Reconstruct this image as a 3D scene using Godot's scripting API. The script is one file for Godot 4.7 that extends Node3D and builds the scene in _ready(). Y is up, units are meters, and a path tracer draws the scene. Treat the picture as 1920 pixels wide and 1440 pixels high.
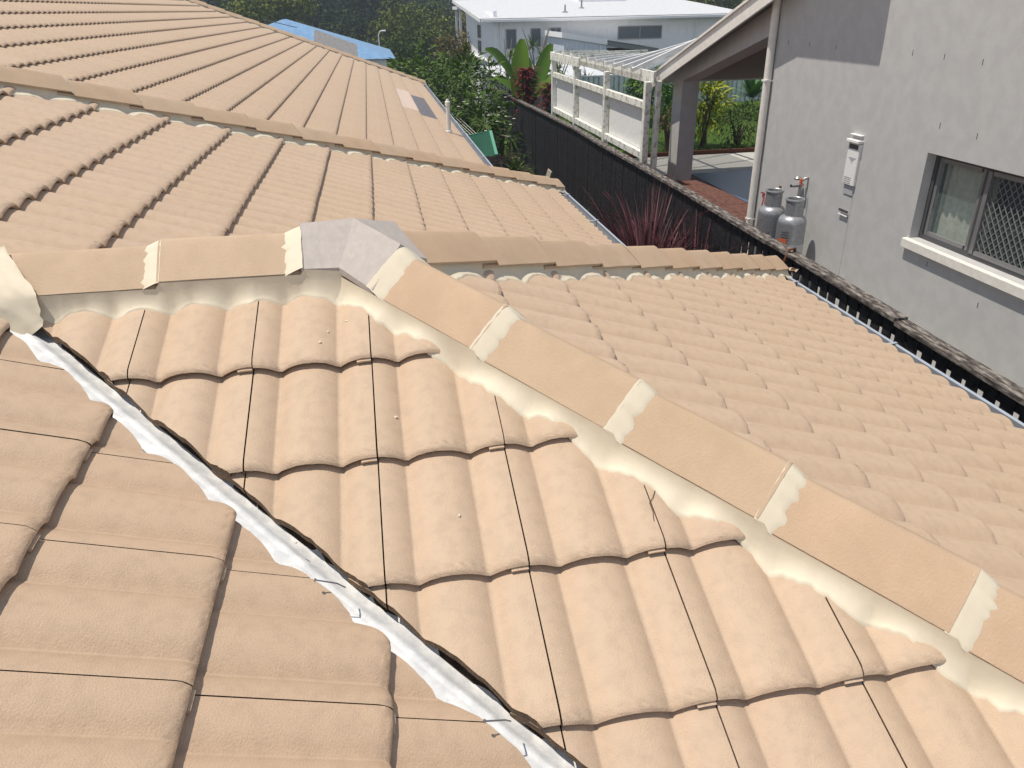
extends Node3D

var rng := RandomNumberGenerator.new()
var taken := {}
var mats := {}
var noise_a := FastNoiseLite.new()
const G := 0.3241
const W := 0.3
const TAN := 0.3995
const HALF := 0.125
const DROP := 0.098
var CAM_R := Vector3(0.98490, -0.01820, 0.17210)
var CAM_U := Vector3(0.09320, 0.89370, -0.43900)
var CAM_F := Vector3(0.14580, -0.44840, -0.88190)

# ---------------------------------------------------------------- mesh builder
class MB:
	var v := PackedVector3Array()
	var n := PackedVector3Array()
	var c := PackedColorArray()
	var col := Color(1, 1, 1)

	func trin(a: Vector3, b: Vector3, d: Vector3, na: Vector3, nb: Vector3, nd: Vector3) -> void:
		if (d - a).cross(b - a).dot(na + nb + nd) < 0.0:
			v.append(a); v.append(d); v.append(b)
			n.append(na); n.append(nd); n.append(nb)
		else:
			v.append(a); v.append(b); v.append(d)
			n.append(na); n.append(nb); n.append(nd)
		c.append(col); c.append(col); c.append(col)

	func tri(a: Vector3, b: Vector3, d: Vector3, hint: Vector3) -> void:
		var nn := (d - a).cross(b - a)
		if nn.length_squared() < 1e-16:
			return
		nn = nn.normalized()
		if nn.dot(hint) < 0.0:
			nn = -nn
		trin(a, b, d, nn, nn, nn)

	func quad(a: Vector3, b: Vector3, d: Vector3, e: Vector3, hint: Vector3) -> void:
		tri(a, b, d, hint)
		tri(a, d, e, hint)

	func box(at: Vector3, size: Vector3, bs := Basis()) -> void:
		var h := size * 0.5
		for ax in 3:
			for sg in [-1.0, 1.0]:
				var d := Vector3.ZERO
				d[ax] = sg
				var p := Vector3.ZERO
				p[(ax + 1) % 3] = 1.0
				var q := Vector3.ZERO
				q[(ax + 2) % 3] = 1.0
				var pts: Array[Vector3] = []
				for k in [[-1, -1], [1, -1], [1, 1], [-1, 1]]:
					pts.append(at + bs * ((d + p * k[0] + q * k[1]) * h))
				quad(pts[0], pts[1], pts[2], pts[3], bs * d)

	# a box with all edges chamfered by r
	func cbox(at: Vector3, size: Vector3, r: float, bs := Basis()) -> void:
		var h := size * 0.5
		for ax in 3:
			var i1 := (ax + 1) % 3
			var i2 := (ax + 2) % 3
			for sg in [-1.0, 1.0]:
				var pts: Array[Vector3] = []
				for k in [[-1, -1], [1, -1], [1, 1], [-1, 1]]:
					var p := Vector3.ZERO
					p[ax] = sg * h[ax]
					p[i1] = k[0] * (h[i1] - r)
					p[i2] = k[1] * (h[i2] - r)
					pts.append(at + bs * p)
				var d := Vector3.ZERO
				d[ax] = sg
				quad(pts[0], pts[1], pts[2], pts[3], bs * d)
			for s1 in [-1.0, 1.0]:
				for s2 in [-1.0, 1.0]:
					var a := Vector3.ZERO
					var b := Vector3.ZERO
					a[i1] = s1 * h[i1]
					a[i2] = s2 * (h[i2] - r)
					b[i1] = s1 * (h[i1] - r)
					b[i2] = s2 * h[i2]
					var e := Vector3.ZERO
					e[ax] = h[ax] - r
					var o := Vector3.ZERO
					o[i1] = s1
					o[i2] = s2
					quad(at + bs * (a - e), at + bs * (b - e), at + bs * (b + e), at + bs * (a + e), bs * o)
		for sx in [-1.0, 1.0]:
			for sy in [-1.0, 1.0]:
				for sz in [-1.0, 1.0]:
					var s := Vector3(sx, sy, sz)
					tri(at + bs * (s * (h - Vector3(0, r, r))), at + bs * (s * (h - Vector3(r, 0, r))), at + bs * (s * (h - Vector3(r, r, 0))), bs * s)

	func bar(p0: Vector3, p1: Vector3, w: float, h: float, up := Vector3.UP) -> void:
		var z := (p1 - p0).normalized()
		var x := up.cross(z)
		if x.length() < 0.01:
			x = Vector3.RIGHT.cross(z)
		x = x.normalized()
		var y := z.cross(x)
		box((p0 + p1) * 0.5, Vector3(w, h, p0.distance_to(p1)), Basis(x, y, z))

	func tube(path: PackedVector3Array, radii: PackedFloat32Array, seg := 8, caps := true) -> void:
		var rings: Array = []
		var dirs: Array = []
		var last_x := Vector3.ZERO
		for i in path.size():
			var t := (path[mini(i + 1, path.size() - 1)] - path[maxi(i - 1, 0)]).normalized()
			var x := last_x - t * last_x.dot(t) if last_x != Vector3.ZERO else t.cross(Vector3.UP if absf(t.y) < 0.9 else Vector3.RIGHT)
			x = x.normalized()
			last_x = x
			var y := t.cross(x)
			var ring := PackedVector3Array()
			var dr := PackedVector3Array()
			for k in seg:
				var a := TAU * k / seg
				var d := x * cos(a) + y * sin(a)
				dr.append(d)
				ring.append(path[i] + d * radii[i])
			rings.append(ring)
			dirs.append(dr)
		for i in path.size() - 1:
			for k in seg:
				var k2 := (k + 1) % seg
				trin(rings[i][k], rings[i + 1][k], rings[i + 1][k2], dirs[i][k], dirs[i + 1][k], dirs[i + 1][k2])
				trin(rings[i][k], rings[i + 1][k2], rings[i][k2], dirs[i][k], dirs[i + 1][k2], dirs[i][k2])
		if caps:
			for e in [0, path.size() - 1]:
				var d := (path[0] - path[1]) if e == 0 else (path[e] - path[e - 1])
				for k in seg:
					tri(path[e], rings[e][k], rings[e][(k + 1) % seg], d)

	# rows: an array of PackedVector3Array, all of the same length; smooth surface
	func grid(rows: Array, hint: Vector3) -> void:
		var nr := rows.size()
		var nc: int = rows[0].size()
		var ns: Array = []
		for i in nr:
			var q := PackedVector3Array()
			for j in nc:
				var dx: Vector3 = rows[mini(i + 1, nr - 1)][j] - rows[maxi(i - 1, 0)][j]
				var dy: Vector3 = rows[i][mini(j + 1, nc - 1)] - rows[i][maxi(j - 1, 0)]
				var m := dx.cross(dy)
				if m.length_squared() < 1e-18:
					m = hint
				m = m.normalized()
				q.append(m)
			ns.append(q)
		# one turn for the whole sheet, by its middle
		var mid: Vector3 = ns[nr / 2][nc / 2]
		var sg := -1.0 if mid.dot(hint) < 0.0 else 1.0
		for i in nr - 1:
			for j in nc - 1:
				trin(rows[i][j], rows[i + 1][j], rows[i + 1][j + 1], ns[i][j] * sg, ns[i + 1][j] * sg, ns[i + 1][j + 1] * sg)
				trin(rows[i][j], rows[i + 1][j + 1], rows[i][j + 1], ns[i][j] * sg, ns[i + 1][j + 1] * sg, ns[i][j + 1] * sg)

	# profile of (radius, height) pairs turned round the y axis through at
	func lathe(prof: PackedVector2Array, at: Vector3, seg := 24) -> void:
		for i in prof.size() - 1:
			var a := prof[i]
			var b := prof[i + 1]
			var t := (b - a).normalized()
			var nr := Vector2(t.y, -t.x)
			for k in seg:
				var f0 := TAU * k / seg
				var f1 := TAU * (k + 1) / seg
				var d0 := Vector3(cos(f0), 0, sin(f0))
				var d1 := Vector3(cos(f1), 0, sin(f1))
				var n0 := d0 * nr.x + Vector3.UP * nr.y
				var n1 := d1 * nr.x + Vector3.UP * nr.y
				if a.distance_to(b) < 1e-6:
					continue
				trin(at + d0 * a.x + Vector3.UP * a.y, at + d0 * b.x + Vector3.UP * b.y, at + d1 * b.x + Vector3.UP * b.y, n0, n0, n1)
				trin(at + d0 * a.x + Vector3.UP * a.y, at + d1 * b.x + Vector3.UP * b.y, at + d1 * a.x + Vector3.UP * a.y, n0, n1, n1)

	# a leaf that bends: starts at p, goes along dir, droops, seen face normal roughly up
	func leaf(p: Vector3, dir: Vector3, up: Vector3, length: float, width: float, droop: float, seg := 3, widest := 0.45) -> void:
		var d := dir.normalized()
		var side := d.cross(up)
		if side.length() < 0.05:
			side = d.cross(Vector3(0.3, 0.2, 0.9))
		side = side.normalized()
		var pos := p
		var prev_l := pos
		var prev_r := pos
		for k in seg:
			var t := float(k + 1) / seg
			d = (d + Vector3.DOWN * droop / seg).normalized()
			pos += d * (length / seg)
			var w := width * 0.5 * (sin(PI * pow(t, log(0.5) / log(widest)) * 0.999) if k < seg - 1 else 0.02)
			var nn := side.cross(d).normalized()
			var l := pos - side * w + nn * w * 0.25
			var r := pos + side * w + nn * w * 0.25
			if k == 0:
				trin(prev_l, l, r, nn, nn, nn)
			else:
				trin(prev_l, l, r, nn, nn, nn)
				trin(prev_l, r, prev_r, nn, nn, nn)
			prev_l = l
			prev_r = r

	func mesh(m: Material, into: ArrayMesh = null) -> ArrayMesh:
		var am := into if into != null else ArrayMesh.new()
		if v.size() == 0:
			return am
		var arr := []
		arr.resize(Mesh.ARRAY_MAX)
		arr[Mesh.ARRAY_VERTEX] = v
		arr[Mesh.ARRAY_NORMAL] = n
		arr[Mesh.ARRAY_COLOR] = c
		am.add_surface_from_arrays(Mesh.PRIMITIVE_TRIANGLES, arr)
		am.surface_set_material(am.get_surface_count() - 1, m)
		return am

# ---------------------------------------------------------------- naming
func numbered(called: String, parent: Node = null) -> String:
	var key := called + ("" if parent == null else str(parent.get_instance_id()))
	var k: int = taken.get(key, 0)
	taken[key] = k + 1
	return called if k == 0 else "%s_%03d" % [called, k]

func add_mesh(called: String, mesh: Mesh, parent: Node = null) -> MeshInstance3D:
	var o := MeshInstance3D.new()
	o.name = numbered(called, parent)
	o.mesh = mesh
	if parent == null:
		add_child(o, true)
	else:
		parent.add_child(o, true)
	return o

func obj(called: String, mb: MB, m: Material, parent: Node = null) -> MeshInstance3D:
	return add_mesh(called, mb.mesh(m), parent)

func thing(called: String, label: String, category: String, at := Vector3.ZERO, group := "") -> Node3D:
	var o := Node3D.new()
	o.name = numbered(called)
	add_child(o, true)
	o.position = at
	tag(o, label, category, group)
	return o

func tag(o: Node, label: String, category: String, group := "") -> void:
	o.set_meta("label", label)
	o.set_meta("category", category)
	if group != "":
		o.set_meta("group", group)

func struct(called: String, mb: MB, m: Material, label := "") -> MeshInstance3D:
	var o := obj(called, mb, m)
	o.set_meta("kind", "structure")
	if label != "":
		o.set_meta("label", label)
		o.set_meta("category", called.replace("_", " "))
	return o

# ---------------------------------------------------------------- materials
func lin(r: float, g: float, b: float) -> Color:
	return Color(r, g, b).linear_to_srgb()

func ramp_noise(freq: float, octaves: int, lo: Color, hi: Color, sd: int, size := 512, lo_at := 0.3, hi_at := 0.7) -> NoiseTexture2D:
	var f := FastNoiseLite.new()
	f.seed = sd
	f.noise_type = FastNoiseLite.TYPE_SIMPLEX_SMOOTH
	f.frequency = freq
	f.fractal_octaves = octaves
	f.fractal_gain = 0.6
	var t := NoiseTexture2D.new()
	t.width = size
	t.height = size
	t.seamless = true
	t.noise = f
	var g := Gradient.new()
	g.set_color(0, lo)
	g.set_offset(0, lo_at)
	g.set_color(1, hi)
	g.set_offset(1, hi_at)
	t.color_ramp = g
	return t

func bump_noise(freq: float, octaves: int, strength: float, sd: int, size := 512) -> NoiseTexture2D:
	var f := FastNoiseLite.new()
	f.seed = sd
	f.noise_type = FastNoiseLite.TYPE_SIMPLEX_SMOOTH
	f.frequency = freq
	f.fractal_octaves = octaves
	var t := NoiseTexture2D.new()
	t.width = size
	t.height = size
	t.seamless = true
	t.as_normal_map = true
	t.bump_strength = strength
	t.noise = f
	return t

# a rough surface whose colour wanders between two tones, mapped in world space
func grainy(key: String, lo: Color, hi: Color, scale: float, freq: float, octaves: int, rough: float, bump: Texture2D = null, bump_scale := 0.5, off := Vector3.ZERO, tex: Texture2D = null) -> StandardMaterial3D:
	var m := StandardMaterial3D.new()
	m.albedo_color = Color.WHITE
	m.albedo_texture = tex if tex != null else ramp_noise(freq, octaves, lo.linear_to_srgb(), hi.linear_to_srgb(), hash(key) % 9999)
	m.roughness = rough
	m.metallic_specular = 0.35
	m.uv1_triplanar = true
	m.uv1_world_triplanar = true
	m.uv1_scale = Vector3.ONE * scale
	m.uv1_offset = off
	if bump != null:
		m.normal_enabled = true
		m.normal_texture = bump
		m.normal_scale = bump_scale
	mats[key] = m
	return m

func flat(key: String, col: Color, rough := 0.7, metal := 0.0) -> StandardMaterial3D:
	var m := StandardMaterial3D.new()
	m.albedo_color = col.linear_to_srgb()
	m.roughness = rough
	m.metallic = metal
	m.metallic_specular = 0.4
	mats[key] = m
	return m

func leafy(key: String, rough := 0.5, back := Color(0.35, 0.4, 0.1)) -> StandardMaterial3D:
	var m := StandardMaterial3D.new()
	m.vertex_color_use_as_albedo = true
	m.albedo_color = Color.WHITE
	m.roughness = rough
	m.metallic_specular = 0.25
	m.backlight_enabled = true
	m.backlight = back
	m.cull_mode = BaseMaterial3D.CULL_DISABLED
	mats[key] = m
	return m

func make_materials() -> void:
	var grain := bump_noise(0.11, 2, 6.0, 5, 1024)
	var tile_tex := ramp_noise(0.011, 6, Color(0.462, 0.345, 0.248).linear_to_srgb(), Color(0.530, 0.395, 0.283).linear_to_srgb(), 11, 1024, 0.14, 0.6)
	for k in 5:
		var m := grainy("tile%d" % k, Color.WHITE, Color.WHITE, 1.9, 0.01, 5, 0.72, grain, 0.28, Vector3(0.37 * k, 0.61 * k, 0.23 * k), tile_tex)
		m.metallic_specular = 0.42
		m.roughness = 0.68
		m.albedo_color = [Color(1, 1, 1), Color(0.992, 0.99, 0.985), Color(0.99, 0.988, 0.99), Color(0.965, 0.955, 0.945), Color(0.975, 0.96, 0.95)][k]
	grainy("tile_cut", Color(0.13, 0.085, 0.055), Color(0.27, 0.18, 0.11), 6.0, 0.03, 4, 0.95, grain, 1.0)
	grainy("tile_grey", Color(0.14, 0.135, 0.15), Color(0.20, 0.19, 0.205), 1.3, 0.02, 4, 0.85)
	grainy("tile_pale", Color(0.56, 0.44, 0.37), Color(0.62, 0.50, 0.42), 1.3, 0.02, 4, 0.85)
	grainy("cap", Color(0.465, 0.342, 0.235), Color(0.52, 0.386, 0.270), 1.4, 0.008, 6, 0.75, grain, 0.22)
	for k in 3:
		var cm: StandardMaterial3D = mats.cap.duplicate()
		cm.albedo_color = [Color(1, 1, 1), Color(0.985, 0.98, 0.97), Color(1.0, 0.985, 0.975)][k]
		cm.uv1_offset = Vector3(0.3 * k, 0.1 * k, 0.7 * k)
		mats["cap%d" % k] = cm
	grainy("cap_grey", Color(0.45, 0.402, 0.37), Color(0.51, 0.462, 0.43), 3.0, 0.02, 5, 0.85, grain, 0.3)
	grainy("mortar", Color(0.66, 0.585, 0.455), Color(0.70, 0.625, 0.49), 2.0, 0.012, 5, 0.6, bump_noise(0.03, 3, 4.0, 8), 0.12)
	grainy("underlay", Color(0.05, 0.035, 0.025), Color(0.09, 0.065, 0.05), 2.0, 0.02, 3, 0.95)
	grainy("flashing", Color(0.62, 0.63, 0.64), Color(0.82, 0.82, 0.815), 2.2, 0.012, 5, 0.5, bump_noise(0.02, 4, 5.0, 4), 0.4)
	flat("gutter", Color(0.42, 0.46, 0.52), 0.35, 0.3)
	flat("nail", Color(0.25, 0.27, 0.33), 0.35, 0.8)
	flat("pvc", Color(0.72, 0.71, 0.68), 0.4)
	flat("brick", Color(0.36, 0.22, 0.15), 0.9)
	# fence and neighbour
	grainy("fence_black", Color(0.010, 0.010, 0.013), Color(0.028, 0.026, 0.028), 1.5, 0.01, 4, 0.75)
	grainy("fence_cap", Color(0.035, 0.03, 0.028), Color(0.34, 0.32, 0.29), 1.7, 0.035, 5, 0.9, null, 0.5, Vector3.ZERO, ramp_noise(0.02, 6, Color(0.055, 0.046, 0.042).linear_to_srgb(), Color(0.30, 0.27, 0.245).linear_to_srgb(), 71, 512, 0.3, 0.8))
	mats["fence_cap"].uv1_scale = Vector3(1.6, 1.6, 0.5)
	grainy("render", Color(0.465, 0.462, 0.46), Color(0.50, 0.497, 0.495), 0.35, 0.02, 6, 0.85, bump_noise(0.15, 2, 4.0, 21), 0.02)
	grainy("render_trim", Color(0.72, 0.69, 0.64), Color(0.79, 0.76, 0.71), 0.8, 0.02, 5, 0.7)
	grainy("old_white", Color(0.30, 0.31, 0.25), Color(0.70, 0.69, 0.61), 1.1, 0.02, 6, 0.75, null, 0.5, Vector3.ZERO, ramp_noise(0.009, 7, Color(0.42, 0.415, 0.35).linear_to_srgb(), Color(0.78, 0.77, 0.71).linear_to_srgb(), 33, 512, 0.16, 0.40))
	grainy("panel_white", Color(0.76, 0.755, 0.74), Color(0.82, 0.815, 0.80), 0.6, 0.02, 5, 0.7)
	flat("white", Color(0.78, 0.78, 0.77), 0.5)
	flat("white_metal", Color(0.82, 0.825, 0.83), 0.45)
	flat("plume", Color(0.085, 0.025, 0.03), 0.8)
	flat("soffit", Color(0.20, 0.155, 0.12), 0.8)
	flat("clear_sheet", Color(0.24, 0.25, 0.25), 0.15)
	mats["clear_sheet"].albedo_color.a = 0.42
	mats["clear_sheet"].transparency = BaseMaterial3D.TRANSPARENCY_ALPHA
	flat("poly", Color(0.27, 0.27, 0.265), 0.5)
	grainy("paver", Color(0.11, 0.05, 0.038), Color(0.18, 0.085, 0.065), 1.0, 0.02, 4, 0.8)
	flat("shade_blue_floor", Color(0.07, 0.10, 0.19), 0.35)  # navy tone holds the patio roof's shade and sky sheen over the floor
	grainy("gravel", Color(0.42, 0.40, 0.36), Color(0.82, 0.80, 0.76), 3.0, 0.08, 3, 0.95, bump_noise(0.12, 3, 10.0, 41), 1.0)
	grainy("soil", Color(0.03, 0.02, 0.013), Color(0.08, 0.055, 0.035), 1.0, 0.03, 4, 0.95)
	grainy("lawn", Color(0.055, 0.115, 0.015), Color(0.11, 0.19, 0.03), 1.5, 0.05, 5, 0.9, bump_noise(0.2, 2, 12.0, 42), 1.0)
	grainy("ground", Color(0.02, 0.025, 0.008), Color(0.05, 0.06, 0.02), 0.15, 0.03, 5, 0.95)
	flat("edging", Color(0.13, 0.045, 0.025), 0.8)
	flat("frame_grey", Color(0.10, 0.10, 0.105), 0.4, 0.3)
	flat("frame_light", Color(0.30, 0.30, 0.31), 0.35, 0.5)
	flat("grille", Color(0.20, 0.20, 0.205), 0.5)
	flat("dark_room", Color(0.02, 0.02, 0.022), 0.9)
	flat("black", Color(0.012, 0.012, 0.013), 0.6)
	grainy("curtain", Color(0.36, 0.39, 0.33), Color(0.44, 0.46, 0.40), 1.0, 0.02, 3, 0.9)
	grainy("bottle", Color(0.33, 0.34, 0.36), Color(0.42, 0.43, 0.45), 2.0, 0.02, 5, 0.38)
	mats["bottle"].metallic = 0.55
	flat("bottle_band", Color(0.52, 0.52, 0.52), 0.5)
	flat("orange", Color(0.62, 0.13, 0.05), 0.55)
	flat("navy", Color(0.03, 0.035, 0.10), 0.5)
	flat("hose", Color(0.42, 0.10, 0.12), 0.5)
	flat("brass", Color(0.38, 0.25, 0.09), 0.4, 0.7)
	flat("steel", Color(0.38, 0.38, 0.37), 0.4, 0.6)
	flat("print_grey", Color(0.40, 0.42, 0.44), 0.6)
	flat("clear_blue", Color(0.62, 0.66, 0.72), 0.4)
	var gl := StandardMaterial3D.new()
	gl.albedo_color = Color(0.75, 0.85, 0.85, 0.12)
	gl.transparency = BaseMaterial3D.TRANSPARENCY_ALPHA
	gl.roughness = 0.03
	gl.metallic_specular = 0.6
	mats["glass"] = gl
	flat("far_glass", Color(0.13, 0.15, 0.17), 0.12)
	grainy("white_clad", Color(0.83, 0.84, 0.86), Color(0.87, 0.88, 0.90), 0.3, 0.02, 4, 0.6)
	grainy("wing_clad", Color(0.56, 0.62, 0.69), Color(0.60, 0.66, 0.73), 0.3, 0.02, 4, 0.6)  # white cladding tinted darker and bluer: the wing wall's shade put into its colour
	flat("sunlit_white", Color(0.90, 0.90, 0.90), 0.5)  # extra white stands in for sun caught along the wing's fascia
	grainy("white_roof", Color(0.60, 0.61, 0.63), Color(0.66, 0.67, 0.69), 0.2, 0.02, 4, 0.45)
	grainy("blue_roof", Color(0.15, 0.275, 0.45), Color(0.19, 0.33, 0.51), 0.2, 0.02, 4, 0.5)
	grainy("grey_sheet", Color(0.17, 0.165, 0.165), Color(0.23, 0.22, 0.22), 0.3, 0.03, 4, 0.6)
	flat("grey_fascia", Color(0.20, 0.215, 0.215), 0.6)
	grainy("fence_white", Color(0.55, 0.60, 0.62), Color(0.66, 0.71, 0.73), 0.5, 0.02, 4, 0.6)
	flat("green_cloth", Color(0.008, 0.075, 0.045), 0.8)
	flat("green_pale", Color(0.12, 0.34, 0.24), 0.6)
	flat("bark", Color(0.10, 0.075, 0.055), 0.9)
	flat("pale_bark", Color(0.26, 0.23, 0.20), 0.9)
	flat("timber", Color(0.45, 0.41, 0.33), 0.85)
	flat("rust", Color(0.16, 0.06, 0.03), 0.85)
	leafy("leaf")
	leafy("leaf_far", 0.7, Color(0.25, 0.28, 0.08))
	leafy("leaf_glossy", 0.5, Color(0.4, 0.5, 0.1))
	leafy("petal", 0.6, Color(0.3, 0.3, 0.25))

func _ready() -> void:
	rng.seed = 7
	noise_a.seed = 3
	noise_a.frequency = 1.0
	noise_a.fractal_octaves = 3
	set_view()
	make_materials()
	build_roof()
	build_rest()

func set_view() -> void:
	var cam := Camera3D.new()
	cam.name = "camera"
	add_child(cam)
	cam.transform = Transform3D(Basis(CAM_R, CAM_U, -CAM_F).orthonormalized(), Vector3.ZERO)
	cam.fov = 54.22
	cam.near = 0.05
	cam.far = 900.0
	cam.current = true
	var we := WorldEnvironment.new()
	we.name = "world"
	var env := Environment.new()
	env.background_mode = Environment.BG_SKY
	var sky := Sky.new()
	var sm := ProceduralSkyMaterial.new()
	sm.sky_top_color = Color(0.43, 0.478, 0.55)
	sm.sky_horizon_color = Color(0.82, 0.825, 0.83)
	sm.sky_curve = 0.16
	sm.ground_bottom_color = Color(0.25, 0.25, 0.2)
	sm.ground_horizon_color = Color(0.55, 0.6, 0.6)
	sm.sky_energy_multiplier = 1.3
	sky.sky_material = sm
	env.sky = sky
	env.tonemap_mode = Environment.TONE_MAPPER_LINEAR
	env.tonemap_exposure = 1.09
	env.sdfgi_enabled = true
	env.ssao_enabled = true
	env.ssil_enabled = true
	env.fog_enabled = true
	env.fog_density = 0.0011
	env.fog_light_color = Color(0.74, 0.79, 0.85)
	we.environment = env
	add_child(we)
	var sun := DirectionalLight3D.new()
	sun.name = "sun"
	add_child(sun)
	sun.look_at_from_position(Vector3(-0.35, 0.935, -0.035) * 50.0, Vector3.ZERO, Vector3.FORWARD)
	sun.light_color = Color(1.0, 0.965, 0.91)
	sun.light_energy = 1.27
	sun.light_angular_distance = 0.53
	sun.shadow_enabled = true

# ---------------------------------------------------------------- the tiled roof
var FN := {}
var FS := {}
var FR1 := {}
var FR3 := {}
var FB := {}
var FA2 := {}
var house: Node3D

func face(o: Vector3, u: Vector3, s: Vector3) -> Dictionary:
	var nn := s.cross(u).normalized()
	if nn.y < 0.0:
		nn = -nn
	return {"o": o - nn * 0.045, "u": u, "s": s.normalized(), "n": nn, "uvar": {}}

func prof(u: float) -> float:
	# two broad arches a tile, that meet in creases
	var x := fposmod(u + 0.009 + 0.075, 0.15) - 0.075
	var q := absf(x) / 0.075
	var e := maxf(0.0, (q - 0.93) / 0.07)
	return 0.0280 * (1.0 - pow(q, 2.4)) + 0.0015 * e * e

func tile_h(u: float, s: float) -> float:
	var h := prof(u) + 0.0275 * s / G
	var e := (s - (G - 0.034)) / 0.034
	if e > 0.0:
		h -= 0.0125 * (1.0 - sqrt(maxf(0.0, 1.0 - e * e)))
	return h

# height of the tiles' upper surface over the plan point x, z
func surf(F: Dictionary, x: float, z: float) -> float:
	var o: Vector3 = F.o
	var nn: Vector3 = F.n
	var y := o.y - (nn.x * (x - o.x) + nn.z * (z - o.z)) / nn.y
	var p := Vector3(x, y, z) - o
	var uu: float = p.dot(F.u)
	var ss: float = p.dot(F.s)
	var h := 0.0
	for k in 3:
		var s2 := ss + (k - 1) * 0.02
		h += tile_h(fposmod(uu, W), s2 - floorf(s2 / G) * G)
	return y + h / 3.0 / nn.y

func plane_y(F: Dictionary, x: float, z: float) -> float:
	var o: Vector3 = F.o
	var nn: Vector3 = F.n
	return o.y - (nn.x * (x - o.x) + nn.z * (z - o.z)) / nn.y

func jag(x: float, z: float) -> float:
	return noise_a.get_noise_3d(x * 14.0, 0.0, z * 14.0) * 0.007 + noise_a.get_noise_3d(x * 60.0, 5.0, z * 60.0) * 0.0035

# keep a * X + b * Z <= c of a polygon of (u, s) points; wall marks the new edge
func cut(poly: Array, flags: Array, F: Dictionary, o: Vector3, cl: Array) -> Array:
	var out: Array = []
	var fl: Array = []
	var cnt := poly.size()
	var ds: Array = []
	for q: Vector2 in poly:
		var w: Vector3 = o + F.u * q.x + F.s * q.y + F.n * 0.05
		var d: float = cl[0] * w.x + cl[1] * w.z - cl[2]
		if cl[3]:
			d -= jag(w.x, w.z)
		ds.append(d)
	for k in cnt:
		var k2 := (k + 1) % cnt
		if ds[k] <= 0.0:
			out.append(poly[k])
			fl.append(flags[k])
		if (ds[k] <= 0.0) != (ds[k2] <= 0.0):
			var t: float = ds[k] / (ds[k] - ds[k2])
			out.append(poly[k].lerp(poly[k2], t))
			fl.append(1 if cl[3] else 0)
	return [out, fl]

func tile_parts(mb: MB, mc: MB, F: Dictionary, o: Vector3, nu: int, svals: Array, passes: Array, vary: int, xf: Transform3D, gap := 0.0016) -> void:
	var u0 := gap
	var u1 := W - gap
	var ns := svals.size()
	var L: float = svals[ns - 1]
	var base := xf.basis
	for clips: Array in passes:
		for a in nu:
			var ua := lerpf(u0, u1, float(a) / nu)
			var ub := lerpf(u0, u1, float(a + 1) / nu)
			for b in ns - 1:
				var sa: float = svals[b]
				var sb: float = svals[b + 1]
				var poly: Array = [Vector2(ua, sa), Vector2(ub, sa), Vector2(ub, sb), Vector2(ua, sb)]
				var fl: Array = [0, 0, 0, 0]
				for cl: Array in clips:
					var r := cut(poly, fl, F, o, cl)
					poly = r[0]
					fl = r[1]
					if poly.size() < 3:
						break
				if poly.size() < 3:
					continue
				var pts: Array[Vector3] = []
				var nms: Array[Vector3] = []
				for q: Vector2 in poly:
					var h := hv(q.x, q.y, vary)
					pts.append(xf * Vector3(q.x, h, q.y))
					var e := 0.003
					var du := (hv(q.x + e, q.y, vary) - hv(q.x - e, q.y, vary)) / (2 * e)
					var se := minf(q.y, L - e)
					var dsv := (hv(q.x, se + e * 0.9, vary) - hv(q.x, se - e, vary)) / (1.9 * e)
					nms.append(base * Vector3(-du, 1.0, -dsv).normalized())
				for k in range(1, pts.size() - 1):
					mb.trin(pts[0], pts[k], pts[k + 1], nms[0], nms[k], nms[k + 1])
				for k in pts.size():
					var k2 := (k + 1) % pts.size()
					if fl[k] == 1 and fl[k2] == 1:
						var dn := base * Vector3(0, -0.024, 0)
						var mid := (pts[0] + pts[k] + pts[k2]) / 3.0
						mc.quad(pts[k], pts[k2], pts[k2] + dn, pts[k] + dn, (pts[k] + pts[k2]) * 0.5 - mid)
			# lip, its return under the tile, and the two sides
			var lip: Array = [Vector2(ua, L), Vector2(ub, L)]
			var ok := true
			for cl: Array in clips:
				for q: Vector2 in lip:
					var w: Vector3 = o + F.u * q.x + F.s * q.y + F.n * 0.05
					if cl[0] * w.x + cl[1] * w.z - cl[2] > 0.0:
						ok = false
			if ok:
				var ha := hv(ua, L, vary)
				var hb := hv(ub, L, vary)
				var la := prof(ua) + 0.0035
				var lb := prof(ub) + 0.0035
				mb.quad(xf * Vector3(ua, ha, L), xf * Vector3(ub, hb, L), xf * Vector3(ub, lb, L - 0.009), xf * Vector3(ua, la, L - 0.009), base * Vector3(0, -0.3, 1))
				if nu > 8:
					mb.quad(xf * Vector3(ua, la, L - 0.009), xf * Vector3(ub, lb, L - 0.009), xf * Vector3(ub, lb + 0.002, L - 0.045), xf * Vector3(ua, la + 0.002, L - 0.045), base * Vector3(0, -1, 0))
		if nu > 8 and gap > 0.001:
			for b in ns - 1:
				for e in [u0, u1]:
					var ok := true
					for cl: Array in clips:
						for sv: float in [svals[b], svals[b + 1]]:
							var w: Vector3 = o + F.u * float(e) + F.s * sv + F.n * 0.05
							if cl[0] * w.x + cl[1] * w.z - cl[2] > -0.012:
								ok = false
					if ok:
						var p := xf * Vector3(e, hv(e, svals[b], vary), svals[b])
						var q := xf * Vector3(e, hv(e, svals[b + 1], vary), svals[b + 1])
						var dn := base * Vector3(0, -0.018, 0)
						mc.quad(p, q, q + dn, p + dn, base * Vector3(-1 if e == u0 else 1, 0, 0))

func hv(u: float, s: float, vary: int) -> float:
	var h := tile_h(u, s)
	if vary > 0 and s > G - 0.02:
		h += noise_a.get_noise_3d(u * 55.0, s * 55.0, vary * 7.3) * 0.0022
	return h

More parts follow.
